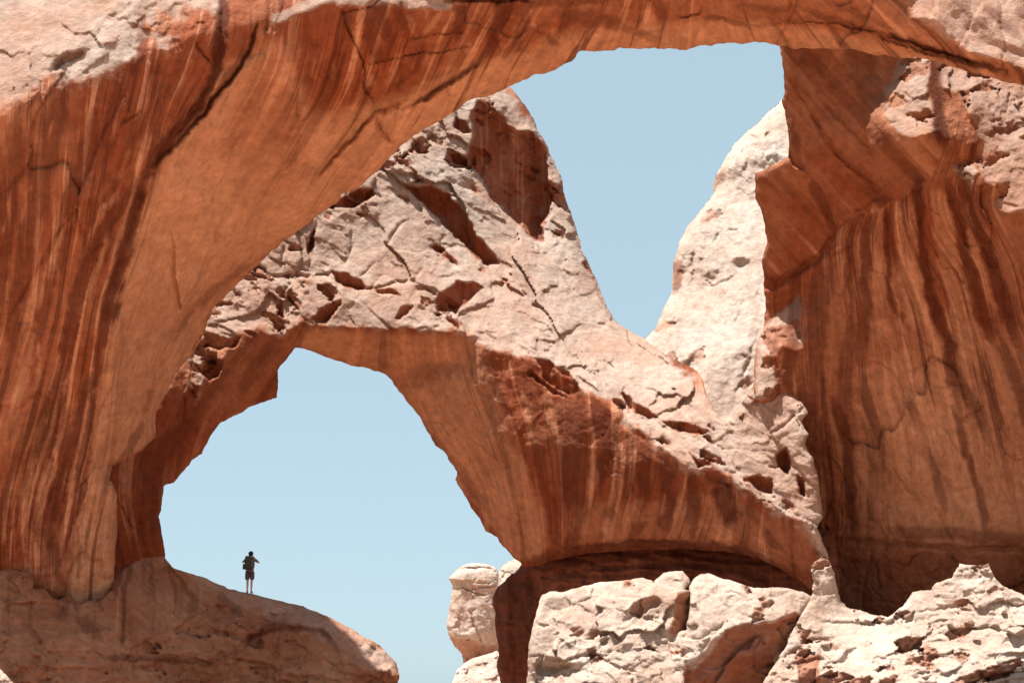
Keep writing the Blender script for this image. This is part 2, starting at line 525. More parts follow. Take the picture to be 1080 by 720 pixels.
    me = bpy.data.meshes.new(name)
    me.vertices.add(len(co)); me.vertices.foreach_set('co', (co - origin).astype(np.float32).ravel())
    me.loops.add(faces.size); me.loops.foreach_set('vertex_index', faces.astype(np.int32).ravel())
    me.polygons.add(len(faces)); me.polygons.foreach_set('loop_start', (np.arange(len(faces)) * 4).astype(np.int32))
    me.update(calc_edges=True)
    me.polygons.foreach_set('use_smooth', np.ones(len(faces), bool))
    def attr(nm, arr):
        a = me.attributes.new(nm, 'FLOAT', 'POINT')
        a.data.foreach_set('value', np.concatenate([arr[used], arr[bu]]).astype(np.float32))
    attr('stain_shade', stain_shade); attr('pale', pale); attr('tone', tone)
    a = me.attributes.new('flow', 'FLOAT_VECTOR', 'POINT')
    stk = np.clip(streak if not callable(streak) else streak(U, V), 0, 1)
    stk = np.broadcast_to(stk, U.shape) * (1 - np.clip(pale, 0, 1))
    fv = np.stack([S, T, stk], -1)
    a.data.foreach_set('vector', np.concatenate([fv[used], fv[bu]]).astype(np.float32).ravel())
    me.materials.append(mat or mat_rock)
    o = bpy.data.objects.new(name, me); col.objects.link(o)
    SURF[o] = (u0, v0, step, np.where(used, D, np.nan))
    if parent is not None:
        o.parent = parent
        o.location = Vector(origin) - parent.location
    else:
        o.location = origin
    return o

# ------------------------------------------------------------------ the ground
def build_ground():
    n = 160
    r = np.concatenate([np.linspace(0, 160, 100), np.geomspace(170, 9000, n - 100)])
    a = np.linspace(0, 2 * np.pi, 145)[:-1]
    R, A = np.meshgrid(r, a, indexing='ij')
    X = R * np.cos(A); Y = R * np.sin(A) + 20
    Z = 0.25 * fbm(X / 14, Y / 14, 5, 5) * sstep(3, 15, np.hypot(X, Y)) - 0.25 - 12 * sstep(150, 1500, R)
    co = np.stack([X, Y, Z], -1).reshape(-1, 3)
    m = len(a); f = []
    for i in range(n - 1):
        for j in range(m):
            f.append((i * m + j, (i + 1) * m + j, (i + 1) * m + (j + 1) % m, i * m + (j + 1) % m))
    me = bpy.data.meshes.new('ground'); me.from_pydata(co.tolist(), [], f[:])
    for nm, val in (('stain_shade', 0.0), ('pale', 0.45)):
        at = me.attributes.new(nm, 'FLOAT', 'POINT'); at.data.foreach_set('value', np.full(len(co), val, np.float32))
    me.attributes.new('flow', 'FLOAT_VECTOR', 'POINT')
    me.polygons.foreach_set('use_smooth', np.ones(len(f), bool))
    me.materials.append(mat_sand)
    o = bpy.data.objects.new('ground', me); col.objects.link(o)
    tag(o, 'pale red sandy desert ground spreading below the arches', kind='structure')


build_ground()

# ------------------------------------------------------------------ the big near arch
A_OUT = [(-170, 760), (-170, -150), (300, -170), (800, -160), (1320, -120), (1330, 800), (1190, 800), (1200, 330), (1170, 180), (1130, 118), (1080, 90.5), (1060, 86),
         (1022, 75), (990, 66), (972, 61), (945, 61), (935, 58), (917, 57), (900, 52), (837, 51), (810, 45.5), (785, 46), (770, 45),
         (737, 49), (725, 53), (692, 51), (672, 52), (654, 51), (647, 53), (627, 55), (612, 54), (606, 62), (586, 74), (574, 78),
         (565, 79), (540, 90), (520, 100), (496, 105), (476, 121), (450, 135), (435, 144), (420, 157), (400, 180), (390, 187),
         (377, 199), (360, 205), (356, 214), (350, 216), (332, 230), (318, 242), (297, 256), (275, 276), (268, 283), (255, 295),
         (235, 315), (224, 326), (216, 348), (210, 362), (200, 377), (185, 395), (177, 412), (165, 434), (163, 462), (150, 475), (135, 482),
         (118, 492), (116, 505), (123, 522), (124, 545), (121, 600), (118, 640), (118, 760)]
DOME = [(-170, -150), (250, -150), (240, -20), (232, 14), (226, 12), (218, 9), (205, 10), (196, 12), (192, 9), (185, 15), (150, 22), (140, 33), (152, 30), (168, 38), (186, 44), (184, 48),
        (166, 46), (150, 40), (146, 55), (122, 66), (105, 80), (82, 87), (66, 84), (45, 88), (30, 102), (12, 106), (0, 118), (-170, 150)]
CREASE = [(236, -10), (234, 40), (230, 72), (216, 104), (190, 135), (163, 165), (150, 200), (133, 255), (120, 300), (112, 340), (100, 400), (88, 480)]
A_flow = []
for s, pts in ((0, [(-60, 120), (-75, 400), (-100, 700)]), (6, [(10, 110), (0, 350), (-30, 700)]),
               (12, [(70, 90), (50, 330), (15, 700)]), (18, [(130, 70), (100, 250), (60, 450), (45, 700)]),
               (24, [(200, 40), (165, 150), (110, 350), (80, 520), (75, 700)]), (27, [(250, 40), (190, 150), (130, 330), (105, 500), (105, 700)]),
               (33, [(300, 30), (250, 160), (175, 330), (150, 500), (130, 650)]), (39, [(360, 20), (330, 120), (250, 260), (190, 380)]),
               (45, [(430, 10), (395, 110), (340, 190)]), (50, [(500, 10), (455, 95)]), (58, [(600, 0), (560, 60)]),
               (66, [(700, 0), (690, 45)]), (74, [(800, -10), (830, 45)]), (82, [(900, -10), (960, 50)]), (90, [(1000, -10), (1080, 70)]),
               (98, [(1090, -20), (1180, 100)])):
    A_flow += [(u, v, s) for u, v in pts]
A_stains = [
    ([(236, -10), (234, 40), (229, 78), (214, 106), (190, 135), (163, 165), (148, 200)], 8, 9, .95),
    ([(150, 195), (140, 235), (126, 280), (114, 330), (104, 380)], 8, 11, .9),
    ([(272, 28), (262, 55), (245, 80), (220, 112), (196, 140), (175, 160)], 3, 4, .9),
    ([(122, 190), (112, 230), (92, 275), (78, 320), (70, 360), (58, 400), (45, 450), (30, 500), (14, 560)], 9, 7, .8),
    ([(142, 190), (120, 235), (98, 290), (80, 330), (76, 372), (62, 430), (48, 500), (26, 590)], 5, 6, .75),
    ([(100, 120), (90, 170), (65, 240), (52, 300), (40, 350), (32, 420)], 12, 6, .65),
    ([(60, 110), (45, 180), (30, 250), (18, 320), (6, 400)], 17, 9, .65),
    ([(20, 130), (10, 200), (0, 300), (-10, 380)], 16, 8, .65),
    ([(130, 80), (120, 130), (105, 180)], 11, 8, .6), ([(165, 70), (160, 110), (140, 150), (120, 190)], 12, 7, .5),
    ([(0, 318), (12, 320), (32, 326)], 4, 3, .5),
    ([(95, 395), (85, 430), (75, 470), (62, 520), (50, 560), (60, 600), (75, 630)], 7, 9, .75),
    ([(65, 420), (50, 460), (42, 500), (36, 540), (26, 570), (32, 600)], 6, 4, .6),
    ([(70, 430), (66, 480), (52, 520), (40, 560), (48, 600)], 7, 6, .6),
    ([(108, 330), (102, 370), (94, 440), (84, 500), (78, 560)], 6, 3, .7),
    ([(95, 540), (92, 570), (84, 600), (84, 620)], 2, 2, .5), ([(90, 530), (84, 560), (82, 610)], 1.5, 2, .5),
    # underside edge of the buttress by the opening
    ([(262, 280), (232, 300), (205, 325), (188, 350), (178, 372)], 5, 4, .45), 
    ([(150, 445), (140, 465), (122, 490)], 5, 4, .6), ([(160, 410), (150, 440)], 4, 4, .4),
    # bands on the span's face
    ([(300, 10), (312, 40), (305, 80)], 18, 9, .45), ([(322, 20), (330, 60), (318, 120), (300, 150)], 8, 4, .4),
    ([(345, 60), (340, 110), (330, 150)], 3, 2, .35), ([(362, 10), (372, 40), (382, 62)], 7, 5, .5), ([(398, 2), (404, 25), (410, 45)], 9, 8, .7), ([(418, 2), (424, 20), (427, 38)], 8, 5, .6),
    ([(388, 5), (392, 40), (398, 60), (405, 75)], 7, 7, .6), ([(448, 46), (440, 70), (425, 85), (410, 98)], 5, 3, .7),
    ([(487, 5), (485, 30), (478, 50)], 8, 5, .75), ([(530, 0), (526, 20), (520, 45), (508, 65)], 11, 7, .85),
    ([(548, 0), (552, 20), (545, 50), (530, 60)], 9, 6, .55), ([(540, 3), (600, 4), (655, -2)], 7, 5, .6),
    ([(585, 15), (640, 22), (672, 34), (700, 47)], 11, 5, .55), ([(560, 30), (580, 40), (590, 50)], 4, 3, .5), ([(690, 2), (698, 15), (706, 22)], 7, 4, .45),
    ([(505, 65), (480, 82), (455, 98), (425, 116)], 4, 2, .6), ([(470, 95), (440, 108)], 3, 2, .6),
    
    
    ([(740, 18), (768, 22), (800, 30), (835, 22)], 3, 3, .5), ([(780, 5), (810, 12), (850, 5)], 5, 4, .4), ([(850, 10), (900, 28), (950, 45), (1000, 60), (1080, 82)], 5, 5, .55),
    ([(932, 36), (970, 47), (1010, 60), (1050, 72)], 4, 2.5, .95),
    ([(860, -5), (900, 12), (950, 35)], 5, 4, .4), ([(1040, 5), (1060, 28), (1080, 45)], 5, 5, .5), ([(1005, 0), (1030, 22), (1050, 40)], 4, 5, .45),
]
near_arch = rock(
    'rock_arch', A_OUT,
    [(-160, 0, 48), (0, -60, 50), (60, 30, 47), (60, 88, 44.6), (-160, 200, 46), (60, 300, 47.5), (-160, 600, 51), (20, 600, 51.5), (100, 600, 52.6),
     (-160, 760, 53), (100, 760, 53.5), (232, 40, 46), (150, 200, 47), (110, 340, 48.6), (85, 480, 51), (150, 300, 49.5), (200, 330, 53), (130, 440, 51.5), (160, 440, 53.2),
     (290, 255, 54), (230, 180, 49), (350, 120, 48), (300, 20, 46), (450, 60, 46), (440, 135, 51), (395, 115, 48), (540, 80, 49.5), (560, 20, 45.5),
     (700, 5, 45), (700, 46, 48), (850, 5, 44.5), (850, 46, 47.2), (1000, 20, 44.3), (1000, 64, 45.2), (1060, -10, 45.3), (1080, 70, 44.6), (1150, 40, 44.5), (1150, 125, 46), (1280, 300, 50), (1280, 800, 52),
     (0, -150, 56), (400, -150, 51), (800, -150, 50), (1200, -120, 50)],
    tilts=[(DOME, 0.1, 0.85, 5),
           ([(130, 30), (150, -10), (240, -30), (236, 14), (200, 12), (186, 48), (150, 42), (146, 56), (110, 78), (80, 80), (110, 50)], 0.25, 0.3, 5), ([(192, 9), (200, -4), (224, -4), (232, 14), (218, 9), (205, 10)], 0, 1.0, 2),
           ([(-170, 160), (0, 121), (30, 106), (48, 91), (85, 90), (122, 70), (150, 58), (165, 52), (225, 30), (226, 75), (160, 160), (130, 250), (100, 370), (60, 640), (-170, 640)], 0.15, -0.42, 6),
           ([(236, 26), (280, 24), (352, 2), (475, 12), (540, 4), (700, -8), (700, 25), (560, 50), (500, 62), (400, 100), (340, 165), (240, 260), (160, 330), (130, 330), (150, 210), (190, 145), (225, 110)], 0.55, -0.45, 8),
           ([(395, 118), (430, 100), (505, 68), (560, 52), (610, 32), (700, 48), (612, 56), (574, 80), (540, 92), (450, 138), (400, 182), (300, 254), (224, 326), (195, 340), (260, 255), (345, 175)], 0.4, -1.1, 4),
           ([(700, 30), (735, 22), (740, 20), (800, 30), (850, 24), (925, 38), (1080, 84), (1080, 95), (940, 62), (820, 50), (700, 52)], 0.0, -1.2, 4),
           # lit shelves on the face
           ([(288, 26), (287, 17), (305, 7), (325, -1), (354, -2), (330, 8), (310, 15), (296, 22)], -0.3, 1.1, 1.0),
           ([(428, 9), (432, -2), (455, -2), (475, 9), (466, 10), (446, 6)], -0.2, 1.0, 1.0), ([(406, 3), (409, -4), (424, -4), (420, 6)], -0.2, 1.0, 1.0),
           ([(280, 34), (284, 27), (294, 31), (290, 38)], -0.3, 0.9, 1), ([(226, 33), (235, 31), (237, 38), (229, 38)], 0, 1, 1),
           ([(962, 18), (964, -6), (986, -6), (1002, 15), (1022, 30), (1037, 45), (1062, 54), (1095, 62), (1095, 76), (1060, 66), (1040, 57), (1020, 53), (1003, 41), (990, 22), (975, 19)], -0.6, 2.2, 1.2),
           ([(1018, -6), (1066, -6), (1077, 18), (1100, 28), (1100, 62), (1062, 46), (1050, 36), (1045, 25), (1033, 14)], -0.6, 2.2, 1.2),
           ([(54, 66), (62, 58), (75, 53), (88, 52), (90, 57), (78, 62), (60, 72), (50, 76)], 0.4, -1.0, 1.5)],
    scarps=[([(392, 112), (430, 98), (470, 78), (505, 62), (508, 68), (470, 92), (425, 113), (398, 122)], 0.5, 6), ([(925, 36), (965, 44), (1010, 58), (1050, 72), (1050, 76), (1005, 64), (960, 52), (928, 42)], 1.5, 14), ([(395, 122), (406, 134), (414, 150), (410, 152), (400, 140), (393, 128)], 1.0, 6), ([(56, 64), (66, 56), (88, 53), (90, 57), (74, 64), (58, 74)], 2, 18),
            ([(270, 256), (300, 238), (352, 212), (300, 254), (268, 283), (224, 326), (206, 368), (190, 390), (196, 350), (215, 315), (240, 285)], 0.5, 8)],
    grooves=[([(272, 28), (262, 55), (245, 82), (220, 112), (196, 140), (160, 175)], 1.65, 12.6), ([(236, -10), (234, 40), (228, 80), (190, 135), (150, 190), (118, 300)], 4.5, 10.8),
             ([(207, 42), (215, 58), (223, 68)], 1.12, 5.4), ([(358, 12), (386, 8), (402, 0)], 0.9, 5.4), ([(362, 10), (368, 35), (378, 52), (384, 70), (386, 95), (396, 112)], 0.98, 6.3),
             ([(390, 68), (430, 58), (470, 55), (500, 50)], 0.9, 6.3), ([(430, 42), (460, 36), (490, 33)], 0.9, 5.4), ([(330, 190), (345, 172), (370, 148), (395, 118), (430, 105)], 2.25, 16.2),
             ([(425, 116), (455, 99), (480, 84), (505, 66)], 2.25, 12.6), ([(393, 122), (403, 135), (412, 150)], 1.88, 9.0), ([(470, 1), (540, 1), (560, -1)], 1.65, 16.2),
             ([(714, 18), (738, 15), (742, 8)], 1.12, 9.0), ([(820, 24), (850, 22), (880, 25), (930, 36)], 1.12, 7.2), ([(932, 36), (970, 47), (1010, 60), (1060, 74)], 2.25, 14.4),
             ([(830, 28), (838, 10), (842, 0)], 0.9, 4.5),
             ([(150, 115), (142, 122), (127, 132)], 0.9, 4.5), ([(100, 400), (98, 440), (88, 520), (66, 590)], 1.5, 5.4), ([(120, 500), (115, 540), (110, 600)], 2, -2),
             ([(163, 365), (163, 455)], 2.25, 3.6), ([(115, 440), (140, 432), (150, 420)], 0.9, 2.7), ([(60, 445), (52, 500), (40, 545)], 0.9, 3.6), ([(50, 430), (40, 480), (25, 545)], 0.9, 3.6)],
    relief=[('fbm', 130, 7, {'oct': 4}), ('facet', 70, 5, {'ang': 110, 'ax': 2.4, 'crack': .3, 'no': [DOME]}), ('facet', 30, 2.2, {'ang': 105, 'ax': 2.6, 'crack': .3, 'patch': 3, 'no': [DOME]}), ('fbm', 26, 1.3, {'oct': 5, 'ang': 100, 'ax': 3.0}), ('fbm', 14, 0.9, {'oct': 4, 'gain': .6}),
            ('facet', 34, 4.5, {'mask': [[(-170, -150), (250, -150), (235, 20), (186, 48), (122, 70), (80, 92), (-170, 160)]], 'patch': 2.5, 'fe': 8}),
            ('facet', 9, 2.6, {'mask': [[(120, 10), (200, -20), (235, 15), (190, 50), (122, 68), (30, 104), (0, 112), (40, 70), (90, 40)]], 'fe': 10, 'ax': 1.6, 'ang': -30}),
            ('facet', 12, 1.2, {'mask': [[(955, -10), (1100, -10), (1100, 80), (1000, 50)]], 'ax': 1.8, 'ang': 30}),
            ('facet', 45, 2.2, {'mask': [[(530, 10), (720, -5), (960, 20), (1080, 85), (940, 64), (740, 52), (560, 82), (500, 100)]], 'ax': 1.6, 'ang': -15})],
    bands=[([(33, 192), (28, 215), (20, 240)], 3, 2.5, .8), ([(85, 205), (68, 240), (52, 280), (40, 305)], 3, 2, .8), ([(73, 236), (50, 290), (30, 325), (28, 365), (22, 405), (12, 445), (0, 490)], 6, 10, .85),
           ([(132, 193), (106, 226), (93, 255), (85, 280)], 4, 3, .9), ([(116, 235), (107, 275), (92, 310), (84, 335)], 3, 2, .8), ([(134, 66), (128, 110), (122, 135), (112, 165)], 6, 4, .5), ([(160, 70), (156, 105), (148, 130)], 3, 3, .45),
           ([(40, 350), (42, 400), (36, 440)], 2.5, 2, .7), ([(65, 365), (55, 400), (45, 430)], 3, 2, .7), ([(85, 350), (72, 400), (60, 440)], 2, 2, .7), ([(60, 470), (48, 510), (38, 560)], 5, 5, .8), ([(80, 480), (70, 540), (66, 580)], 2.5, 2.5, .8), ([(20, 470), (8, 520), (0, 570), (-10, 600)], 8, 9, .85),
           ([(165, 135), (150, 165), (128, 190)], 4, 3, .6), ([(140, 150), (128, 180), (118, 200)], 3, 2, .5), ([(12, 200), (6, 230), (0, 260)], 2, 2, .6), ([(55, 120), (50, 150)], 1.5, 1.5, .6),
           ([(372, 18), (376, 40), (382, 70), (376, 90)], 4, 5, .75), ([(432, 10), (437, 40), (434, 50)], 4, 3, .7), ([(450, 8), (447, 25)], 2, 1.5, .8), ([(466, 8), (456, 28), (440, 42)], 3, 3, .7), ([(390, 75), (392, 95)], 5, 4, .8), ([(420, 62), (412, 85), (400, 98)], 3, 2, .7), ([(455, 48), (446, 72)], 3, 2, .7), ([(335, 60), (330, 90)], 2.5, 2, .7), ([(350, 62), (352, 95)], 2, 3, .7), ([(318, 40), (312, 60), (302, 130)], 6, 4, .5),
           ([(680, 5), (684, 20), (700, 30)], 6, 8, .85), ([(560, 22), (562, 33)], 3, 2, .8), ([(580, 28), (590, 40), (596, 50)], 4, 4, .7), ([(615, 36), (640, 48), (660, 50)], 4, 3, .7), ([(500, 45), (492, 62)], 3, 3, .7)],
    stains_shade=A_stains, flow=A_flow, tone0=0.25,
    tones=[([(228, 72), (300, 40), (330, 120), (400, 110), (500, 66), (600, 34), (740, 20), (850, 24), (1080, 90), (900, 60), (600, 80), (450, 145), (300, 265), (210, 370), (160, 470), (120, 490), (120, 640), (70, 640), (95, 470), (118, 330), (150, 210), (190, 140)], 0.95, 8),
           ([(285, 20), (560, 0), (610, 28), (505, 60), (400, 104), (350, 120), (310, 70)], 0.12, 24), ([(280, 40), (300, 60), (330, 180), (260, 240), (230, 160)], 0.6, 12), ([(700, -20), (960, 0), (1080, 60), (1080, 85), (930, 40), (800, 20), (700, 20)], 0.45, 6)],
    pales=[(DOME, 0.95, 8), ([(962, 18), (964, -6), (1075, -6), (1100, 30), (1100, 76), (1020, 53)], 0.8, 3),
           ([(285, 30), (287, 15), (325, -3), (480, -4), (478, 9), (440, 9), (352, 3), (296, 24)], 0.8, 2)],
    thick=lambda U, V: 5 + 8 * sstep(208, 105, U) + 4 * sstep(900, 1200, U), rim=9, seed=3, lam=70,
    streak=lambda U, V: np.clip(0.95 - 0.75 * sstep(-20, 40, (U - np.interp(V, [-10, 40, 104, 165, 200, 255, 340, 480, 640], [236, 236, 218, 165, 152, 135, 112, 92, 80]))) * sstep(620, 420, V) * sstep(420, 250, U + 0 * V) * sstep(60, 150, V), 0.15, 1))
tag(near_arch, 'huge near arch of streaked orange sandstone spanning the whole top of the view', 'rock arch')

# ------------------------------------------------------------------ the ledge under its left foot
B_OUT = [(-170, 596), (0, 601), (12, 598), (21, 603), (31, 600), (37, 611), (34, 620), (47, 621), (60, 632), (71, 628), (84, 637), (95, 632), (105, 635), (113, 626), (119, 622), (120, 612), (126, 602), (138, 594), (152, 588),
         (174, 587), (182, 598), (210, 607), (228, 614), (240, 620), (262, 625), (272, 627), (290, 632), (320, 639), (340, 647), (358, 656),
         (370, 662), (385, 671), (400, 680), (405, 686), (415, 695), (420, 704), (421, 713), (419, 722), (430, 760), (470, 820), (-170, 820)]
ledge = rock(
    'rock_ledge', B_OUT,
    [(-160, 600, 51), (0, 602, 51), (60, 630, 51), (118, 626, 52), (135, 596, 55), (180, 598, 58), (240, 620, 59.5), (270, 627, 60), (340, 647, 59.5), (400, 680, 58), (421, 715, 57),
     (0, 700, 47), (120, 700, 49), (250, 660, 55.5), (250, 720, 54.5), (350, 700, 55), (-160, 800, 44), (200, 800, 52), (430, 800, 54)],
    tilts=[([(130, 560), (182, 598), (262, 625), (340, 647), (372, 664), (400, 682), (390, 700), (372, 690), (345, 668), (300, 652), (230, 640), (180, 612)], 0.25, 1.2, 5),
           ([(366, 660), (385, 671), (400, 680), (407, 690), (416, 697), (404, 704), (392, 700), (380, 680)], -0.1, 1.0, 2),
           ([(270, 664), (300, 659), (338, 664), (360, 684), (372, 724), (350, 770), (200, 770), (190, 700), (230, 690), (255, 684)], 0.2, -0.7, 4),
           ([(372, 700), (394, 706), (410, 708), (421, 712), (420, 725), (375, 725)], 0.1, -0.6, 2)],
    grooves=[([(225, 692), (255, 686), (266, 672), (300, 661), (335, 664), (352, 680), (358, 700)], 2.5, 7), ([(60, 690), (100, 688), (130, 690), (180, 692), (220, 698)], 1.6, 4),
             ([(0, 612), (30, 630), (34, 660), (50, 690)], 2, 4), ([(128, 620), (128, 660), (127, 690)], 1.6, 3), ([(68, 635), (60, 660), (40, 680)], 2, 3), ([(340, 690), (362, 712), (380, 715), (420, 708)], 1.6, 4)],
    relief=[('fbm', 70, 7, {'oct': 6, 'gain': .58}), ('ledge', 26, 4.0, {'ang': 6, 'ax': 2.5, 'mask': [[(-170, 640), (120, 660), (240, 690), (330, 690), (360, 760), (-170, 780)]], 'fe': 14}), ('facet', 42, 6.0, {'ax': 1.5, 'no': [[(182, 598), (272, 625), (358, 655), (400, 680), (380, 690), (300, 650), (200, 625)]]}),
            ('facet', 13, 2.6, {'ax': 1.6, 'crack': .3, 'no': [[(182, 598), (272, 625), (358, 655), (400, 680), (380, 690), (300, 650), (200, 625)]]}), ('chip', 16, 7, {'ax': 2.0, 'ang': 10, 'p': .25, 'patch': 4, 'mask': [[(-170, 620), (130, 640), (200, 625), (300, 650), (360, 690), (420, 705), (420, 820), (-170, 820)]], 'fe': 10}), ('fbm', 10, 0.9, {'oct': 4, 'gain': .6}),
            ('facet', 7, 1.2, {'mask': [[(366, 660), (400, 680), (416, 697), (392, 704)]], 'fe': 3})],
    stains_shade=[([(118, 560), (124, 600), (118, 640)], 7, 4, .75), ([(140, 575), (132, 620), (128, 690)], 5, 3, .7), ([(160, 590), (160, 615), (168, 640)], 3, 3, .5),
            ([(175, 600), (185, 620), (184, 650)], 3, 2, .5), ([(190, 612), (205, 630), (200, 650)], 6, 5, .5), ([(230, 625), (245, 640), (262, 650)], 5, 4, .5),
            ([(85, 655), (100, 665), (108, 675)], 8, 6, .5), ([(70, 635), (66, 655)], 4, 4, .4), ([(60, 630), (80, 634), (84, 650)], 3, 3, .5),
            ([(270, 665), (300, 660), (340, 666), (360, 690)], 6, 4, .6), ([(110, 692), (220, 698), (260, 690)], 4, 4, .6)],
    tone0=.5, tones=[([(-170, 590), (120, 600), (120, 640), (-170, 640)], .55, 12)], pales=[([(362, 656), (385, 671), (407, 685), (420, 700), (416, 712), (392, 704), (375, 680)], 0.9, 6),  # paler right end paints the sunlit patch into the colour
           ([(200, 600), (300, 632), (360, 655), (385, 690), (350, 680), (290, 650), (210, 622)], 0.35, 5)],
    thick=9, rim=6, seed=21, lam=55, streak=lambda U, V: 0.5 * sstep(690, 640, V) * sstep(300, 240, U), jag=0.8)
tag(ledge, 'dark reddish rock ledge sloping down right below the near arch, under the hiker', 'rock ledge')

# ------------------------------------------------------------------ the far arch with its peak
C_OUT = [(60, 640), (60, 300), (200, 180), (380, 120), (440, 96), (490, 88), (522, 86), (540, 94), (555, 112), (565, 132), (577, 155), (586, 175), (589, 180), (596, 207), (604, 230), (615, 267),
         (630, 297), (640, 325), (650, 340), (665, 349), (680, 359), (700, 373), (722, 384), (736, 391), (742, 402), (746, 418), (752, 430), (760, 440), (770, 440),
         (783, 424), (795, 407), (806, 402), (820, 408), (838, 417), (847, 425), (853, 436), (846, 444), (853, 458), (849, 470), (858, 484), (862, 500), (866, 525),
         (868, 545), (862, 556), (868, 572), (876, 592), (876, 640), (860, 640), (856, 622), (840, 610), (820, 598), (800, 589), (780, 583), (740, 579), (700, 579), (660, 580), (620, 583),
         (590, 589), (570, 595), (552, 599), (549, 593), (541, 587), (531, 576), (525, 567), (513, 559), (505, 545), (497, 535), (488, 518), (480, 505), (482, 497), (480, 494), (470, 478),
         (460, 470), (450, 452), (440, 436), (425, 418), (412, 400), (400, 391), (385, 388), (372, 385), (348, 378), (328, 370), (311, 366), (300, 382), (293, 390),
         (294, 405), (292, 419), (270, 427), (262, 430), (248, 437), (232, 446), (225, 455), (212, 478), (205, 484), (190, 500), (184, 508), (172, 513), (172, 525),
         (170, 535), (167, 545), (172, 565), (174, 586), (178, 640)]
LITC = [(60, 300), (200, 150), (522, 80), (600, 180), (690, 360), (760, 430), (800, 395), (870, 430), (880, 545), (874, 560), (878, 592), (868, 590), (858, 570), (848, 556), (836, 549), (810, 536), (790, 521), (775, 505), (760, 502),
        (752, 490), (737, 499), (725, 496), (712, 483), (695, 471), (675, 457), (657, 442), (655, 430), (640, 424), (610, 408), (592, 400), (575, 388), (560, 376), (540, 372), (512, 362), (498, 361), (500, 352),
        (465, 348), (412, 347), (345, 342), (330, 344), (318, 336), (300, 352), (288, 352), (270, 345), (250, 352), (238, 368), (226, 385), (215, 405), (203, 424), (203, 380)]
Q = [  # recesses in the far arch's upper face that look down or sideways, out of the sun; their shade is put into the colour too
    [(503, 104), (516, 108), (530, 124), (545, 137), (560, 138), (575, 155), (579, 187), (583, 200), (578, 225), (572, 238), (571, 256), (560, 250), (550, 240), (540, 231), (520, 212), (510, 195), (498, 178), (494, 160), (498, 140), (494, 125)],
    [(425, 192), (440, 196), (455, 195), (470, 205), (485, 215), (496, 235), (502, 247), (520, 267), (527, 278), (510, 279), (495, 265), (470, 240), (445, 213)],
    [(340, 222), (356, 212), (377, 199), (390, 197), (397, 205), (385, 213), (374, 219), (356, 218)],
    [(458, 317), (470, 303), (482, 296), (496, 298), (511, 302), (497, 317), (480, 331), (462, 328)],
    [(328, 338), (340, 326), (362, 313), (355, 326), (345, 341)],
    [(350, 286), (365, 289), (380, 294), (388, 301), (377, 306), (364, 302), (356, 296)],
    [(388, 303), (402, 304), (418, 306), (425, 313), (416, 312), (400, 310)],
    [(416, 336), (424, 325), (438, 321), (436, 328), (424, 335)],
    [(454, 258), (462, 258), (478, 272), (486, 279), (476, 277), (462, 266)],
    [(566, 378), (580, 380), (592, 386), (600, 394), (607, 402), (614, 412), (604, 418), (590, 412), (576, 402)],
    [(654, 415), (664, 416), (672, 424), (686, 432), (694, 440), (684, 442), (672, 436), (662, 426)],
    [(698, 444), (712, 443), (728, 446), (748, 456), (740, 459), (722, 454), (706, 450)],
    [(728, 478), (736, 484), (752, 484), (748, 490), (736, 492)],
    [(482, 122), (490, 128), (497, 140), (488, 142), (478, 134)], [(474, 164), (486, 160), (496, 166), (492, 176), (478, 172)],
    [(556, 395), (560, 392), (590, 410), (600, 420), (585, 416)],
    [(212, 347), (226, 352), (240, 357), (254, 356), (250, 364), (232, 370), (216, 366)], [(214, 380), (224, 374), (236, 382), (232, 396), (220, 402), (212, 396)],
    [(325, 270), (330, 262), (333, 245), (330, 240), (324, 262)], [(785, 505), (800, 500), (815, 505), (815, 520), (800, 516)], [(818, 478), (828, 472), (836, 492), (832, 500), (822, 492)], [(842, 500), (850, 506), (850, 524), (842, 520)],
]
SLAB = [(345, 330), (362, 312), (372, 232), (400, 225), (440, 215), (452, 250), (440, 296), (432, 318), (415, 346), (350, 344)]
BRIGHT = [(445, 213), (500, 215), (545, 245), (575, 258), (640, 325), (690, 362), (738, 395), (750, 430), (800, 500), (740, 440), (690, 425), (640, 395), (600, 350), (540, 300), (500, 275)]
C_flow = []
for s, pts in ((0, [(120, 300), (110, 600)]), (8, [(260, 360), (180, 560)]), (16, [(330, 380), (300, 420)]), (22, [(420, 380), (450, 450), (500, 540)]),
               (27, [(480, 370), (510, 450), (540, 560)]), (32, [(540, 400), (560, 480), (575, 580)]), (38, [(600, 420), (605, 500), (600, 580)]), (46, [(680, 470), (675, 520), (660, 580)]),
               (54, [(760, 510), (755, 550), (740, 585)]), (62, [(840, 550), (850, 600)])):
    C_flow += [(u, v, s) for u, v in pts]
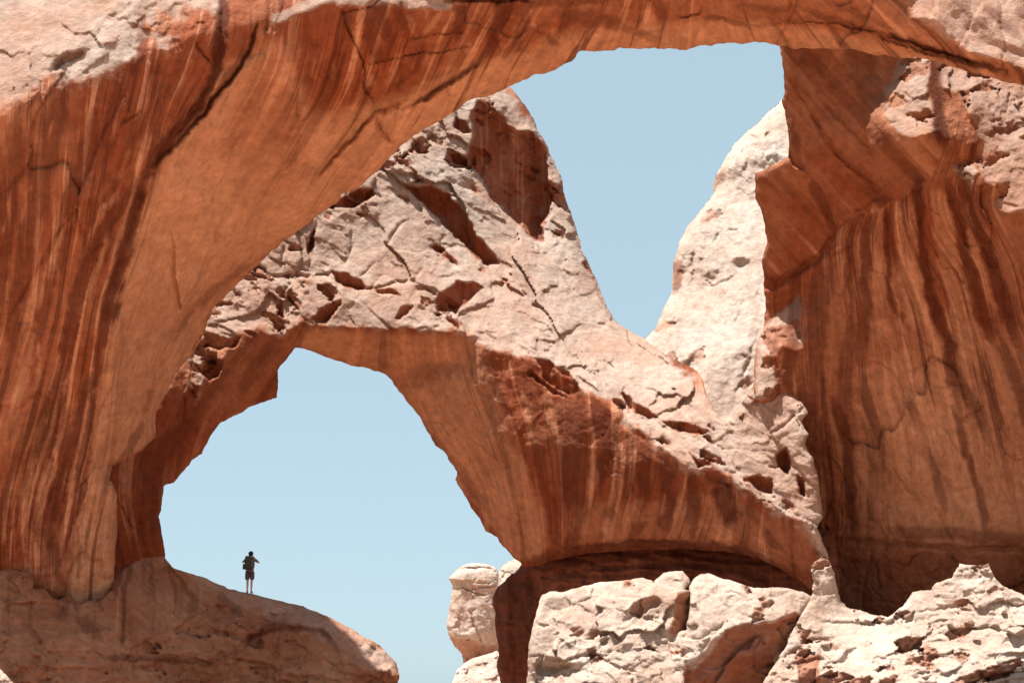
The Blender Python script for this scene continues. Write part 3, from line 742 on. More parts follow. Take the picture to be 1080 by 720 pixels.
far_arch = rock(
    'rock_arch', C_OUT,
    [(60, 300, 72), (60, 640, 64), (172, 560, 63), (180, 480, 65), (225, 400, 66.5), (290, 415, 69), (300, 300, 68.5), (330, 343, 67), (420, 345, 67), (330, 368, 70), (400, 389, 71),
     (380, 250, 71), (440, 140, 78), (522, 90, 86), (560, 130, 85), (590, 190, 83), (640, 325, 79), (680, 359, 76), (540, 200, 81), (500, 300, 70), (500, 352, 66.5), (560, 385, 64), (560, 320, 70), (620, 330, 74),
     (450, 450, 71), (500, 540, 72), (541, 585, 70.5), (520, 440, 66.6), (575, 500, 66.5), (578, 580, 69), (640, 425, 62.8), (620, 580, 67.5), (650, 500, 65), (700, 480, 62), (700, 575, 65), (760, 502, 60.5), (780, 578, 63.2),
     (740, 395, 67), (765, 442, 62), (800, 405, 60.2), (850, 430, 59.3), (800, 480, 59), (850, 540, 58), (850, 610, 59)],
    tilts=[(LITC, 0.0, 0.62, 3), ([(764, 442), (785, 420), (800, 398), (840, 414), (858, 434), (850, 470), (864, 520), (868, 560), (840, 545), (815, 500), (780, 470)], -0.35, 1.3, 3),
           # front face of the far span: a flatter, greyer wall
           ([(205, 400), (204, 330), (270, 275), (340, 222), (420, 170), (452, 215), (495, 270), (520, 290), (500, 345), (412, 347), (300, 350), (250, 350), (226, 385)], 0.05, 0.36, 5),
           (SLAB, 0.0, 0.22, 3), ([(288, 345), (300, 300), (320, 292), (350, 294), (362, 306), (340, 326), (322, 350), (305, 352)], -0.15, 0.5, 2), ([(306, 291), (320, 286), (352, 290), (365, 305), (350, 300), (320, 296), (304, 302)], 0, 1.2, 1.5),
           ([(445, 213), (470, 240), (495, 265), (527, 280), (560, 315), (600, 345), (560, 330), (520, 305), (490, 285), (465, 250), (440, 218)], -0.35, 1.1, 3),
           ([(500, 180), (545, 232), (575, 258), (612, 300), (650, 342), (690, 365), (735, 395), (700, 392), (640, 350), (590, 310), (545, 260), (500, 215)], -0.2, 1.2, 4),
           ([(572, 245), (590, 200), (605, 235), (640, 325), (615, 300), (588, 262)], 0.3, 0.45, 3),
           # soffit and inner side of the right leg
           ([(320, 345), (345, 344), (412, 349), (465, 350), (500, 354), (512, 375), (470, 385), (430, 388), (412, 399), (372, 384), (328, 369), (311, 365)], -0.1, -1.3, 3),
           ([(412, 399), (430, 388), (470, 385), (505, 372), (560, 440), (590, 500), (600, 560), (585, 592), (541, 587), (505, 545), (480, 500), (450, 452)], -0.75, -0.5, 5),
           ([(502, 362), (560, 380), (640, 425), (700, 478), (750, 500), (800, 530), (850, 550), (876, 600), (850, 612), (800, 588), (700, 577), (600, 585), (580, 560), (560, 480), (530, 420), (508, 385)], 0.05, -0.8, 4),
           # left leg behind the near arch
           ([(300, 352), (318, 338), (330, 345), (311, 365), (293, 392), (293, 420), (240, 440), (200, 490), (172, 513), (170, 590), (100, 600), (110, 480), (200, 425), (226, 388), (250, 354), (288, 354)], 0.55, -0.55, 3),
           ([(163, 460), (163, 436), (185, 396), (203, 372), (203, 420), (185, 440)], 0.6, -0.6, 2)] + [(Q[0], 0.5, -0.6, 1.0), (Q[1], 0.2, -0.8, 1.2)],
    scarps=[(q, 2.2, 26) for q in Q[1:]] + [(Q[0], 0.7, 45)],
    grooves=[([(270, 284), (285, 290), (308, 291), (330, 291), (352, 288)], 1.8, 6), ([(300, 345), (292, 335), (298, 310), (308, 295)], 1.6, 5), ([(408, 260), (410, 250), (420, 240), (430, 232)], 1.4, 4), ([(408, 262), (414, 275), (436, 286)], 1.2, -2),
             ([(365, 300), (390, 304), (420, 297), (436, 295), (445, 284)], 1.5, 5), ([(380, 292), (394, 279)], 1, 3), ([(372, 245), (370, 275)], 1.6, 3), ([(333, 235), (328, 270), (325, 285)], 2.2, 5), ([(302, 260), (297, 280)], 2, 4),
             ([(545, 372), (560, 400), (575, 430), (580, 470), (590, 520)], 2, 1.2),
             ([(460, 450), (490, 480), (500, 500)], 1.8, 2), ([(500, 475), (515, 500)], 1.8, 2), ([(480, 495), (500, 510), (520, 530)], 1.6, 1.5), ([(440, 420), (470, 440), (500, 475)], 1.5, 1.5),
             ([(560, 600), (600, 577), (660, 570), (720, 570), (780, 574), (830, 590), (860, 616)], 1.8, 5), ([(600, 583), (680, 576), (760, 577), (820, 594)], 1.5, 4), ([(640, 500), (662, 498)], 1.2, 2.5),
             ([(700, 375), (715, 378), (735, 392)], 1.5, 4), ([(732, 388), (736, 370)], 1.5, 3), ([(812, 458), (830, 445), (850, 430)], 1.6, 5), ([(752, 430), (760, 442), (775, 450)], 1.8, 4)],
    relief=[('fbm', 110, 7, {'oct': 4}), ('fbm', 12, 0.9, {'oct': 4, 'gain': .62}),
            ('facet', 60, 8.5, {'mask': [LITC], 'ax': 1.7, 'ang': 40, 'fe': 3}), ('facet', 26, 4.5, {'mask': [LITC], 'ax': 1.7, 'ang': 20, 'fe': 3, 'patch': 3, 'no': [SLAB], 'seed': 3}), ('facet', 22, 3.2, {'mask': [LITC], 'ax': 2.0, 'ang': 35, 'fe': 3, 'patch': 2.5, 'no': [SLAB]}),
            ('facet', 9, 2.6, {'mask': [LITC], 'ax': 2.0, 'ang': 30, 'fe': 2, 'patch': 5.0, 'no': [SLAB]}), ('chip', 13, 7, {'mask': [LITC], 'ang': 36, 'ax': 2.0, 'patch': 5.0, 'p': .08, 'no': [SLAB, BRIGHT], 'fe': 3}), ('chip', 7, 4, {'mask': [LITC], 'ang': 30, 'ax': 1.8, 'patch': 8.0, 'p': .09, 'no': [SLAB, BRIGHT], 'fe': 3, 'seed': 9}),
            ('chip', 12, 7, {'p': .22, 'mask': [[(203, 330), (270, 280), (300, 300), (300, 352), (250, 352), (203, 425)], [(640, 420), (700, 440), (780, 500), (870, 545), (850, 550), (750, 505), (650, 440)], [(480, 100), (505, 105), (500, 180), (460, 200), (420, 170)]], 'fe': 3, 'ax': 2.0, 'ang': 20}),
            ('facet', 40, 1.8, {'no': [LITC], 'ax': 1.8, 'ang': 75}), ('fbm', 24, 0.8, {'no': [LITC], 'oct': 3, 'ang': 70, 'ax': 3})],
    stains_shade=[([(560, 385), (575, 430), (590, 480), (592, 540)], 8, 7, .5), ([(545, 380), (560, 410), (572, 450)], 6, 4, .5), ([(600, 425), (606, 470), (600, 510), (610, 560)], 22, 10, .75), ([(630, 425), (640, 470), (632, 520)], 12, 8, .8), ([(665, 455), (664, 500), (655, 540)], 8, 6, .6), ([(545, 385), (556, 420), (566, 470), (572, 520)], 5, 5, .5), ([(620, 540), (600, 575), (560, 598)], 9, 9, .7),
            ([(648, 445), (650, 490), (645, 540), (630, 575)], 5, 6, .7), ([(680, 470), (678, 520), (672, 560), (655, 580)], 10, 6, .7), ([(700, 485), (705, 530), (700, 570)], 14, 6, .75), ([(730, 500), (732, 540), (728, 575)], 10, 5, .75),
            ([(762, 510), (770, 540), (775, 560)], 14, 12, .95), ([(790, 530), (800, 560), (830, 585)], 9, 5, .6), ([(560, 592), (620, 578), (700, 574), (780, 580), (850, 610)], 7, 6, .85), ([(585, 520), (588, 560), (578, 590)], 5, 5, .5),
            ([(430, 400), (450, 392), (490, 385)], 16, 6, .35), ([(512, 375), (522, 410), (545, 440)], 9, 4, .55), ([(455, 460), (490, 500), (520, 550)], 6, 6, .4), ([(205, 440), (170, 480), (150, 560)], 16, 14, .55), ([(290, 360), (250, 420)], 12, 8, .4),
            ([(160, 480), (160, 520), (165, 580)], 14, 10, .6)],
    bands=[([(575, 400), (580, 440), (592, 470)], 5, 4, .5), ([(628, 470), (626, 500), (618, 540)], 4, 3, .6), ([(650, 480), (646, 520), (640, 545)], 2, 2, .5), ([(622, 540), (612, 570)], 8, 5, .75), ([(642, 545), (636, 565)], 4, 4, .75), ([(665, 540), (655, 565)], 4, 3, .75), ([(675, 520), (672, 560)], 6, 8, .7),
           ([(700, 515), (698, 550)], 3, 3, .6), ([(722, 530), (722, 565)], 6, 10, .7), ([(745, 545), (742, 570)], 5, 6, .7), ([(790, 545), (800, 570), (815, 590)], 6, 6, .6), ([(550, 400), (556, 440), (566, 480)], 4, 5, .7), ([(530, 380), (535, 400)], 3, 3, .6)],
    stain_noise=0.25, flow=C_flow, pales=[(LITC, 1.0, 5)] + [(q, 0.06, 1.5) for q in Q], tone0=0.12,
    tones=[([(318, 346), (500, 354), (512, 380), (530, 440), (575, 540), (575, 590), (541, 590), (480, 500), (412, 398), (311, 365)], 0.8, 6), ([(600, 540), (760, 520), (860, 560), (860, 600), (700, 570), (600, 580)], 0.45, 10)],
    thick=lambda U, V: 6 + 4 * sstep(300, 200, V), rim=10, seed=33, lam=130, step=1.35, streak=lambda U, V: 0.55 + 0.3 * sstep(560, 640, U))
tag(far_arch, 'smaller far arch with a pale pointed peak standing behind the near arch', 'rock arch')

# dark recessed base under the overhang, with the pillar that closes the opening
H_OUT = [(556, 560), (720, 540), (880, 560), (900, 700), (900, 820), (532, 820), (529, 720), (524, 702), (525.5, 689), (526, 676), (523, 664), (522, 647), (519, 638), (519, 629), (526, 618), (538, 607), (547, 600), (552, 592)]
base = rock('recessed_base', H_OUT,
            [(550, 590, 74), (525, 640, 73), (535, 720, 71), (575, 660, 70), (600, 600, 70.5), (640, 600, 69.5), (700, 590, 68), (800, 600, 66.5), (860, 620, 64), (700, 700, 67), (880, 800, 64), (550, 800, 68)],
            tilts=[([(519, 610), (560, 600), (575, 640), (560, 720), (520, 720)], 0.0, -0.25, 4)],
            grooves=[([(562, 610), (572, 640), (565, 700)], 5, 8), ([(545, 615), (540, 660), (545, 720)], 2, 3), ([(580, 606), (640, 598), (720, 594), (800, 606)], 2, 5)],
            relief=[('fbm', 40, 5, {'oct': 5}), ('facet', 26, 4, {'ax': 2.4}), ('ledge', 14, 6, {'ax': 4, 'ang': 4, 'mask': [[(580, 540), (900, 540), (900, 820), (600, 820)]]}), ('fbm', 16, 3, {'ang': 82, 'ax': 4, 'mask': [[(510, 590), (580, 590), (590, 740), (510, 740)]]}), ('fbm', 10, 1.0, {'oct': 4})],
            stains_shade=[([(545, 600), (540, 660), (545, 720)], 30, 25, .6), ([(560, 596), (700, 578), (860, 605)], 12, 12, .7)],  # broad dark bands paint the shade below the overhang
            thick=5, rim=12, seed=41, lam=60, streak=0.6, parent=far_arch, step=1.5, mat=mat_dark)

# ------------------------------------------------------------------ pale dome on the right
E_OUT = [(640, 440), (660, 390), (680, 356), (690, 348), (700, 325), (708, 311), (709, 292), (711, 276), (717, 254), (725, 239), (740, 220), (753, 203), (752, 194), (756, 184), (762, 172),
         (775, 151), (792, 136), (800, 128), (810, 119), (824, 106), (850, 84), (900, 60), (960, 60), (960, 500), (640, 500)]
dome = rock('rock_dome', E_OUT,
            [(640, 440, 86), (680, 358, 90), (709, 300, 93), (752, 200, 97), (825, 108, 101), (930, 80, 103), (760, 300, 90), (800, 200, 94), (740, 400, 85), (800, 400, 84), (900, 300, 88), (900, 480, 82)],
            tilts=[([(680, 358), (710, 320), (730, 250), (770, 180), (830, 120), (900, 100), (900, 420), (760, 440), (700, 390)], -0.1, 0.8, 6),
                   ([(756, 183), (764, 176), (773, 181), (768, 188), (760, 194), (752, 206), (751, 194)], 0.5, -0.8, 1.2),
                   ([(708, 312), (708, 280), (714, 262), (724, 258), (727, 266), (724, 285), (718, 302), (713, 312)], 0.6, -0.8, 1.2),
                   ([(773, 275), (776, 270), (784, 269), (792, 273), (788, 277), (778, 279)], 0.2, -1.2, 0.8), ([(744, 290), (748, 285), (756, 285), (757, 292), (748, 295)], 0.2, -1.0, 0.8),
                   ([(720, 382), (730, 371), (736, 376), (733, 390)], 0.5, -0.8, 1), ([(805, 170), (816, 160), (832, 166), (820, 178), (808, 180)], 0.3, -0.7, 1),
                   ([(752, 430), (742, 400), (752, 380), (780, 372), (800, 370), (790, 400), (770, 436)], 0.45, 0.25, 4)],
            grooves=[([(752, 256), (760, 246)], 1, 4), ([(768, 244), (780, 241)], 1, 3), ([(732, 265), (732, 300)], 1.2, 5), ([(706, 345), (716, 330)], 1, 2), ([(800, 350), (790, 380), (775, 420)], 1.5, 3), ([(758, 300), (764, 312), (770, 302)], 0.8, 2)],
            relief=[('fbm', 60, 5, {'oct': 5}), ('facet', 34, 2.6, {'ax': 1.8, 'ang': -50, 'patch': 2.2}), ('chip', 10, 4, {'ax': 1.8, 'patch': 8, 'ang': -40, 'p': .1}), ('fbm', 8, 0.7, {'oct': 4}),
                    ('facet', 9, 2.4, {'mask': [[(756, 180), (800, 130), (832, 150), (832, 185), (770, 200)], [(712, 270), (745, 255), (745, 300), (715, 312)]]})],
            stains_shade=[([(712, 275), (716, 290), (711, 308)], 8, 5, .8), ([(762, 180), (755, 196)], 6, 4, .6)],  # dark marks paint the shade of two overhung pockets
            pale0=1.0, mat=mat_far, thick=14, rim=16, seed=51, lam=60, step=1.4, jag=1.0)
tag(dome, 'pale sunlit sandstone dome rising behind the notch between the arches', 'rock dome')

# ------------------------------------------------------------------ the streaked wall on the right
F_OUT = [(818, -60), (822, 50), (826, 72), (827, 95), (824, 107), (829, 125), (832, 150), (832, 166), (797, 183), (797, 210), (805, 228), (809, 255), (804, 274), (806, 305), (808, 325), (805, 345),
         (797, 362), (795, 385), (796, 420), (796, 820), (1340, 820), (1340, -110), (1000, -110)]
P1 = [(926, 107), (936, 92), (944, 76), (950, 61), (978, 60), (980, 100), (983, 118), (989, 135), (975, 139), (963, 146), (945, 137), (934, 124), (930, 112)]
P2 = [(990, 74), (997, 66), (1015, 74), (1060, 84), (1120, 100), (1120, 235), (1082, 222), (1062, 224), (1045, 216), (1058, 205), (1050, 196), (1036, 190), (1031, 170), (1035, 148), (1026, 128), (1018, 108), (1012, 94), (1002, 98), (992, 92)]
P3 = [(797, 362), (805, 347), (812, 338), (825, 325), (845, 313), (847, 340), (848, 366), (838, 370), (822, 362), (816, 380), (820, 405), (812, 420), (795, 420)]
P4 = [(1002, 176), (1010, 172), (1028, 173), (1032, 184), (1026, 190), (1024, 202), (1018, 192)]
F_flow = []
for s, pts in ((0, [(780, 200), (790, 600)]), (5, [(835, 60), (845, 250), (845, 420), (850, 600)]), (11, [(880, 240), (885, 420), (900, 600)]), (16, [(920, 220), (925, 330), (950, 450), (985, 640)]),
               (21, [(945, 190), (955, 300), (985, 420), (1025, 600)]), (26, [(970, 170), (985, 280), (1020, 400), (1055, 580)]), (32, [(1000, 180), (1030, 280), (1060, 380), (1110, 560)]),
               (40, [(1040, 220), (1085, 340), (1150, 560)]), (52, [(1150, 100), (1200, 500)]), (2, [(870, 70), (900, 130)]), (12, [(905, 60), (940, 160)])):
    F_flow += [(u, v, s) for u, v in pts]
BROW = [(815, 40), (1000, 40), (1000, 150), (985, 185), (930, 222), (900, 226), (884, 244), (866, 268), (838, 286), (790, 305), (790, 160)]
wall = rock(
    'cliff_wall', F_OUT,
    [(825, 60, 60), (827, 110, 61), (797, 195, 62.8), (805, 270, 64), (806, 345, 63.4), (830, 345, 61.7), (842, 358, 61.7), (806, 405, 61.5), (815, 285, 64), (800, 500, 68), (830, 640, 69), (800, 800, 70), (880, 120, 58.5), (950, 60, 57.5), (955, 140, 56.5), (1060, 90, 56.5), (1060, 215, 54.5),
     (930, 215, 57.5), (900, 250, 59.5), (870, 270, 61.5), (880, 400, 63), (960, 300, 60), (980, 450, 61.5), (960, 572, 63), (960, 640, 64), (1080, 350, 57.5), (1080, 572, 60.5), (1080, 640, 61.5), (1250, 100, 54), (1250, 600, 57), (900, -100, 60), (1250, -100, 58), (950, -60, 63), (1080, -60, 62), (965, 40, 59.2), (1080, 50, 58.5), (1250, 820, 57), (900, 820, 64)],
    tilts=[([(825, 40), (960, 40), (930, 115), (965, 150), (985, 140), (1000, 175), (930, 220), (880, 190), (838, 150), (828, 110)], 0.1, -1.1, 12), ([(980, 140), (990, 100), (1012, 94), (1030, 130), (1035, 185), (1000, 180)], 0.2, -0.9, 4),
           ([(832, 168), (880, 190), (930, 222), (895, 236), (866, 266), (838, 286), (806, 304), (808, 255), (797, 210), (797, 185)], -0.15, -0.85, 9),
           ([(980, 62), (990, 72), (1012, 96), (1036, 150), (1032, 190), (1046, 218), (1090, 230), (1340, 260), (1340, 570), (860, 570), (850, 400), (850, 310), (900, 245), (935, 215), (1000, 180), (990, 130)], 0.05, -0.42, 4),
           ([(845, 580), (1340, 575), (1340, 660), (850, 680)], 0.05, -0.3, 3),
           ([(806, 305), (838, 288), (870, 268), (880, 300), (850, 320), (860, 575), (830, 560), (815, 400)], 0.1, -0.4, 4),
           (P1, -0.5, 1.6, 1.2), (P2, -0.4, 1.5, 1.2), (P3, -0.6, 1.8, 1.0), (P4, -0.2, 0.8, 1.0),
           ([(979, 60), (985, 62), (992, 100), (994, 140), (986, 136), (981, 110)], 0.9, -0.6, 1.2)],
    scarps=[([(800, 292), (838, 278), (866, 258), (884, 240), (888, 252), (868, 272), (840, 292), (802, 310)], 0.5, 14), ([(832, 150), (845, 158), (850, 178), (836, 175)], 1.0, 14)],
    grooves=[([(800, 305), (820, 296), (840, 286), (866, 266), (884, 245), (900, 225)], 2.5, 7), ([(868, 205), (874, 225), (884, 240)], 4, 6), ([(890, 225), (900, 224), (930, 206)], 1.5, 4), ([(875, 272), (890, 262), (905, 252)], 2, 5),
             ([(832, 80), (862, 130), (890, 170), (925, 200), (960, 180)], 2, 4), ([(860, 95), (885, 125), (925, 165)], 1.5, 3), ([(850, 100), (870, 150), (905, 185)], 1.4, 3),
             ([(880, 570), (940, 572), (1000, 577), (1090, 580), (1200, 590)], 2.6, 9), ([(838, 575), (870, 560), (920, 556)], 1.2, 3), ([(984, 405), (1010, 406), (1030, 415)], 2.5, 4), ([(950, 395), (970, 384), (995, 380)], 1.6, 3),
             ([(830, 442), (850, 444), (900, 444)], 1, 2), ([(1050, 450), (1070, 465), (1085, 480)], 2, 3), ([(1050, 540), (1056, 510), (1060, 480)], 1.5, 3), ([(1010, 448), (1030, 432), (1035, 425)], 1.4, 3),
             ([(918, 580), (915, 600), (910, 640)], 1.5, 4), ([(1000, 580), (995, 600)], 1.5, 3), ([(950, 240), (958, 300), (970, 340)], 2, 3), ([(975, 240), (985, 300)], 1.5, 3), ([(930, 250), (935, 320), (945, 350), (965, 352)], 1.6, 3)],
    relief=[('fbm', 120, 8, {'oct': 4}), ('fbm', 16, 1.2, {'oct': 4, 'ang': 80, 'ax': 4, 'no': [P1, P2, P3]}), ('facet', 60, 4.5, {'ang': 80, 'ax': 2.4, 'crack': .25, 'no': [P1, P2, P3, BROW]}), ('facet', 30, 2.4, {'ang': 75, 'ax': 2.2, 'crack': .25, 'no': [P1, P2, P3, BROW]}), ('fbm', 12, .9, {'oct': 4, 'gain': .6}),
            ('ledge', 34, 1.2, {'ang': 47, 'wob': .2, 'mask': [[(830, 60), (900, 60), (985, 180), (930, 220), (880, 195), (832, 160)]], 'ax': 6}),
            ('chip', 13, 4.5, {'mask': [P1, P2, P3, P4], 'fe': 2, 'ax': 1.7, 'ang': -10, 'p': .2}), ('facet', 26, 4, {'mask': [P1, P2, P3, P4], 'fe': 2, 'ax': 1.5, 'ang': -10}), ('facet', 8, 4.0, {'mask': [[(1045, 85), (1090, 90), (1090, 150), (1050, 135), (1040, 110)]], 'fe': 5}),
            ('facet', 22, 5.0, {'crack': .3, 'mask': [[(845, 585), (1340, 582), (1340, 680), (850, 680)]], 'ax': 1.4})],
    stains_shade=[([(832, 40), (850, 90), (905, 150)], 10, 12, .25), ([(900, 50), (915, 90), (930, 130)], 22, 14, .55), ([(845, 60), (870, 70)], 10, 8, .5), ([(985, 60), (989, 110), (996, 165)], 7, 9, .9),
            ([(968, 182), (968, 250), (980, 310), (1000, 360), (1005, 400), (1015, 440)], 8, 10, .95), ([(934, 222), (936, 300), (946, 330), (966, 352)], 5, 6, .85), ([(953, 215), (955, 290), (966, 330)], 2, 2, .5),
            ([(1000, 190), (1018, 270), (1035, 330), (1060, 380)], 9, 11, .8), ([(1010, 190), (1040, 260), (1062, 330), (1085, 390)], 5, 12, .85), ([(1035, 240), (1060, 310), (1090, 370)], 5, 7, .7), ([(1012, 180), (1020, 200), (1032, 215)], 8, 8, .6),
            ([(910, 230), (912, 340), (905, 400)], 6, 12, .7), ([(895, 250), (897, 340), (890, 420), (905, 470)], 4, 12, .6), ([(870, 270), (862, 340), (850, 430), (852, 520), (862, 580)], 14, 14, .55), ([(840, 290), (838, 340), (830, 400), (835, 430)], 10, 8, .6),
            ([(880, 420), (895, 470), (898, 540), (905, 580)], 9, 7, .85), ([(860, 440), (865, 500), (880, 560)], 10, 12, .4), ([(960, 420), (975, 470), (990, 510), (996, 540)], 5, 8, .65), ([(1005, 430), (1020, 480), (1035, 530), (1045, 575)], 5, 6, .75),
            ([(1000, 365), (1010, 400), (1030, 430), (1045, 470)], 8, 7, .65), ([(1055, 360), (1075, 410), (1090, 470)], 9, 8, .7), ([(940, 560), (1000, 562), (1100, 570)], 8, 9, .6), ([(860, 600), (960, 610), (1100, 610)], 40, 36, .15),
            ([(856, 190), (868, 215), (878, 240), (884, 256)], 7, 5, .6), ([(830, 125), (838, 150), (846, 165)], 7, 5, .5), ([(900, 400), (905, 385), (912, 420)], 12, 10, .4)],
    tone0=0.32, tones=[([(930, 400), (1000, 330), (1100, 360), (1340, 400), (1340, 575), (900, 570), (900, 480)], 0.8, 25), ([(850, 590), (1340, 585), (1340, 700), (850, 700)], 0.3, 10), ([(800, 185), (830, 170), (930, 222), (900, 240), (850, 280), (808, 300)], 0.35, 6), ([(915, 220), (1000, 190), (1060, 360), (940, 340)], 0.25, 15)], pales=[(P1, .9, 2), (P2, .75, 2), (P3, .95, 2), (P4, .9, 1.5)], bands=[([(925, 205), (927, 280), (930, 338)], 7, 8, 1.0), ([(953, 200), (958, 280), (968, 335), (986, 372)], 10, 13, 1.0), ([(986, 186), (1002, 280), (1016, 335), (1032, 390), (1042, 420)], 9, 16, 1.0), ([(1015, 205), (1026, 255), (1042, 305), (1062, 358)], 2.5, 2.5, .8),
                 ([(1050, 240), (1075, 300), (1100, 370)], 8, 12, .6), ([(905, 240), (904, 300), (903, 350)], 2, 3, .5), ([(892, 290), (893, 350)], 2, 3, .45), ([(845, 250), (838, 280)], 2, 2, .5), ([(905, 370), (915, 420), (930, 470), (945, 540), (950, 570)], 9, 14, .8), ([(985, 420), (1000, 470), (1014, 520), (1025, 570)], 12, 12, .95), ([(1020, 360), (1040, 410), (1060, 460)], 10, 10, .85), ([(960, 430), (970, 470), (975, 540), (975, 570)], 8, 9, .8), ([(1050, 480), (1065, 540), (1075, 570)], 10, 10, .8), ([(870, 415), (868, 440)], 2, 2, .5), ([(928, 335), (934, 360)], 9, 8, .8)],
            flow=F_flow, flowzones=[(BROW, -0.8, 0.75, 15.0)], stain_noise=0.1, band_soft=0.12,
    thick=14, rim=7, seed=61, lam=60, step=1.5, flow_wob=0.06, streak=lambda U, V: (0.9 - 0.45 * sstep(310, 250, V + 0.9 * (U - 840))) - 0.6 * sstep(420, 520, V) * sstep(880, 940, U) - 0.75 * sstep(565, 590, V))
tag(wall, 'tall overhanging red cliff wall with dark vertical streaks at the right', 'cliff wall')

# ------------------------------------------------------------------ boulders and apron in front of the far arch
I1 = [(552, 800), (556, 720), (557, 690), (559, 672), (565, 647), (572, 627), (580, 623), (592, 624), (611, 619), (632, 614), (657, 612), (677, 609), (687, 611), (694, 618), (703, 622), (718, 620), (732, 624), (732, 662), (716, 672), (714, 690), (722, 700), (722, 800)]
boulder1 = rock('boulder', I1,
                [(556, 720, 57.5), (560, 660, 58.5), (575, 625, 59.5), (680, 611, 60), (640, 650, 57.5), (600, 650, 57.8), (640, 700, 55.5), (715, 640, 58.5), (700, 690, 56), (640, 790, 54)],
                tilts=[([(713, 624), (740, 620), (740, 668), (704, 668), (709, 650)], 1.5, -0.9, 1.0), ([(575, 624), (680, 608), (715, 625), (705, 640), (670, 660), (600, 690), (562, 690), (562, 650)], -0.1, 0.85, 4),
                       ([(660, 644), (676, 630), (690, 628), (698, 634), (692, 648), (676, 654)], 0.35, -0.1, 1.2), ([(634, 676), (640, 670), (643, 672), (640, 679), (635, 680)], 0.3, -1, .8), ([(640, 634), (650, 635), (646, 639)], 0, -1, .8),
                       ([(566, 697), (580, 694), (600, 698), (610, 706), (582, 712), (566, 712)], 0.2, -0.9, 1.2), ([(648, 686), (660, 676), (668, 678), (658, 690)], .2, -.8, 1), ([(700, 674), (710, 664), (716, 672), (708, 692), (702, 690)], .4, -.8, 1)],
                grooves=[([(585, 690), (588, 680), (596, 674)], 1.2, 3), ([(560, 692), (600, 695), (640, 690), (655, 680)], 1.8, 5), ([(655, 660), (668, 648), (700, 660)], 2, 4), ([(612, 622), (618, 640), (640, 660)], 6, 2)],
                relief=[('fbm', 50, 2.5, {'oct': 3}), ('facet', 34, 9, {'ax': 1.4, 'ang': -20}), ('facet', 16, 1.5, {'ax': 1.4, 'ang': 15}), ('facet', 9, 3, {'mask': [[(556, 692), (720, 680), (722, 760), (556, 760)], [(650, 655), (715, 640), (712, 690), (650, 690)]], 'ax': 1.5}), ('chip', 10, 6, {'patch': 6, 'p': .2, 'ax': 1.7, 'ang': -15}), ('fbm', 8, .7, {'oct': 4})],
                stains_shade=[([(608, 622), (620, 640), (630, 660)], 7, 9, .15)], scarps=[([(660, 644), (676, 630), (690, 626), (698, 634), (690, 640), (676, 652)], 1.6, 14), ([(566, 695), (580, 692), (600, 697), (606, 702), (582, 710), (566, 710)], 2, 14), ([(634, 672), (641, 669), (643, 672), (639, 679), (634, 680)], 2, 9)],  # faint dark streak is a grey shadow painted on the block
                pales=[([(713, 626), (732, 624), (732, 668), (706, 667), (709, 650)], .12, 1.2), ([(660, 644), (676, 630), (690, 626), (698, 634), (690, 640), (676, 652)], .4, 2)],
                pale0=0.95, thick=6, rim=7, seed=71, mat=mat_block, lam=50, step=1.2, jag=.9)
tag(boulder1, 'broad white sunlit boulder leaning against the dark pillar, leftmost of the pale blocks', 'boulder')
I1b = [(690, 612), (700, 604), (712, 602), (720, 602), (727, 609), (728, 614), (722, 622), (716, 628), (708, 640), (700, 640), (692, 630)]
boulder1b = rock('boulder', I1b, [(692, 612, 59.2), (725, 612, 59), (708, 640, 57.6), (708, 620, 57.8)], tilts=[(I1b, -0.2, 0.8, 3)],
                 relief=[('fbm', 20, 1.5, {}), ('facet', 9, 1.2, {})], pale0=.95, thick=2.0, rim=6, seed=73, mat=mat_block, step=1.0, jag=.6)
tag(boulder1b, 'small rounded pale boulder wedged in the gap between two large white blocks', 'boulder')
I2 = [(706, 800), (702, 720), (706, 690), (704, 672), (708, 666), (724, 665), (728, 634), (727, 618), (731, 611), (738, 605), (747, 604), (765, 610), (782, 616), (797, 620), (810, 619), (825, 619), (847, 624), (857, 629),
      (852, 640), (842, 652), (838, 668), (828, 682), (826, 720), (826, 800)]
U2 = [(742, 692), (757, 680), (765, 664), (780, 657), (795, 656), (812, 655), (838, 644), (845, 648), (838, 668), (826, 684), (815, 700), (828, 740), (700, 740), (700, 716), (716, 708), (734, 704)]
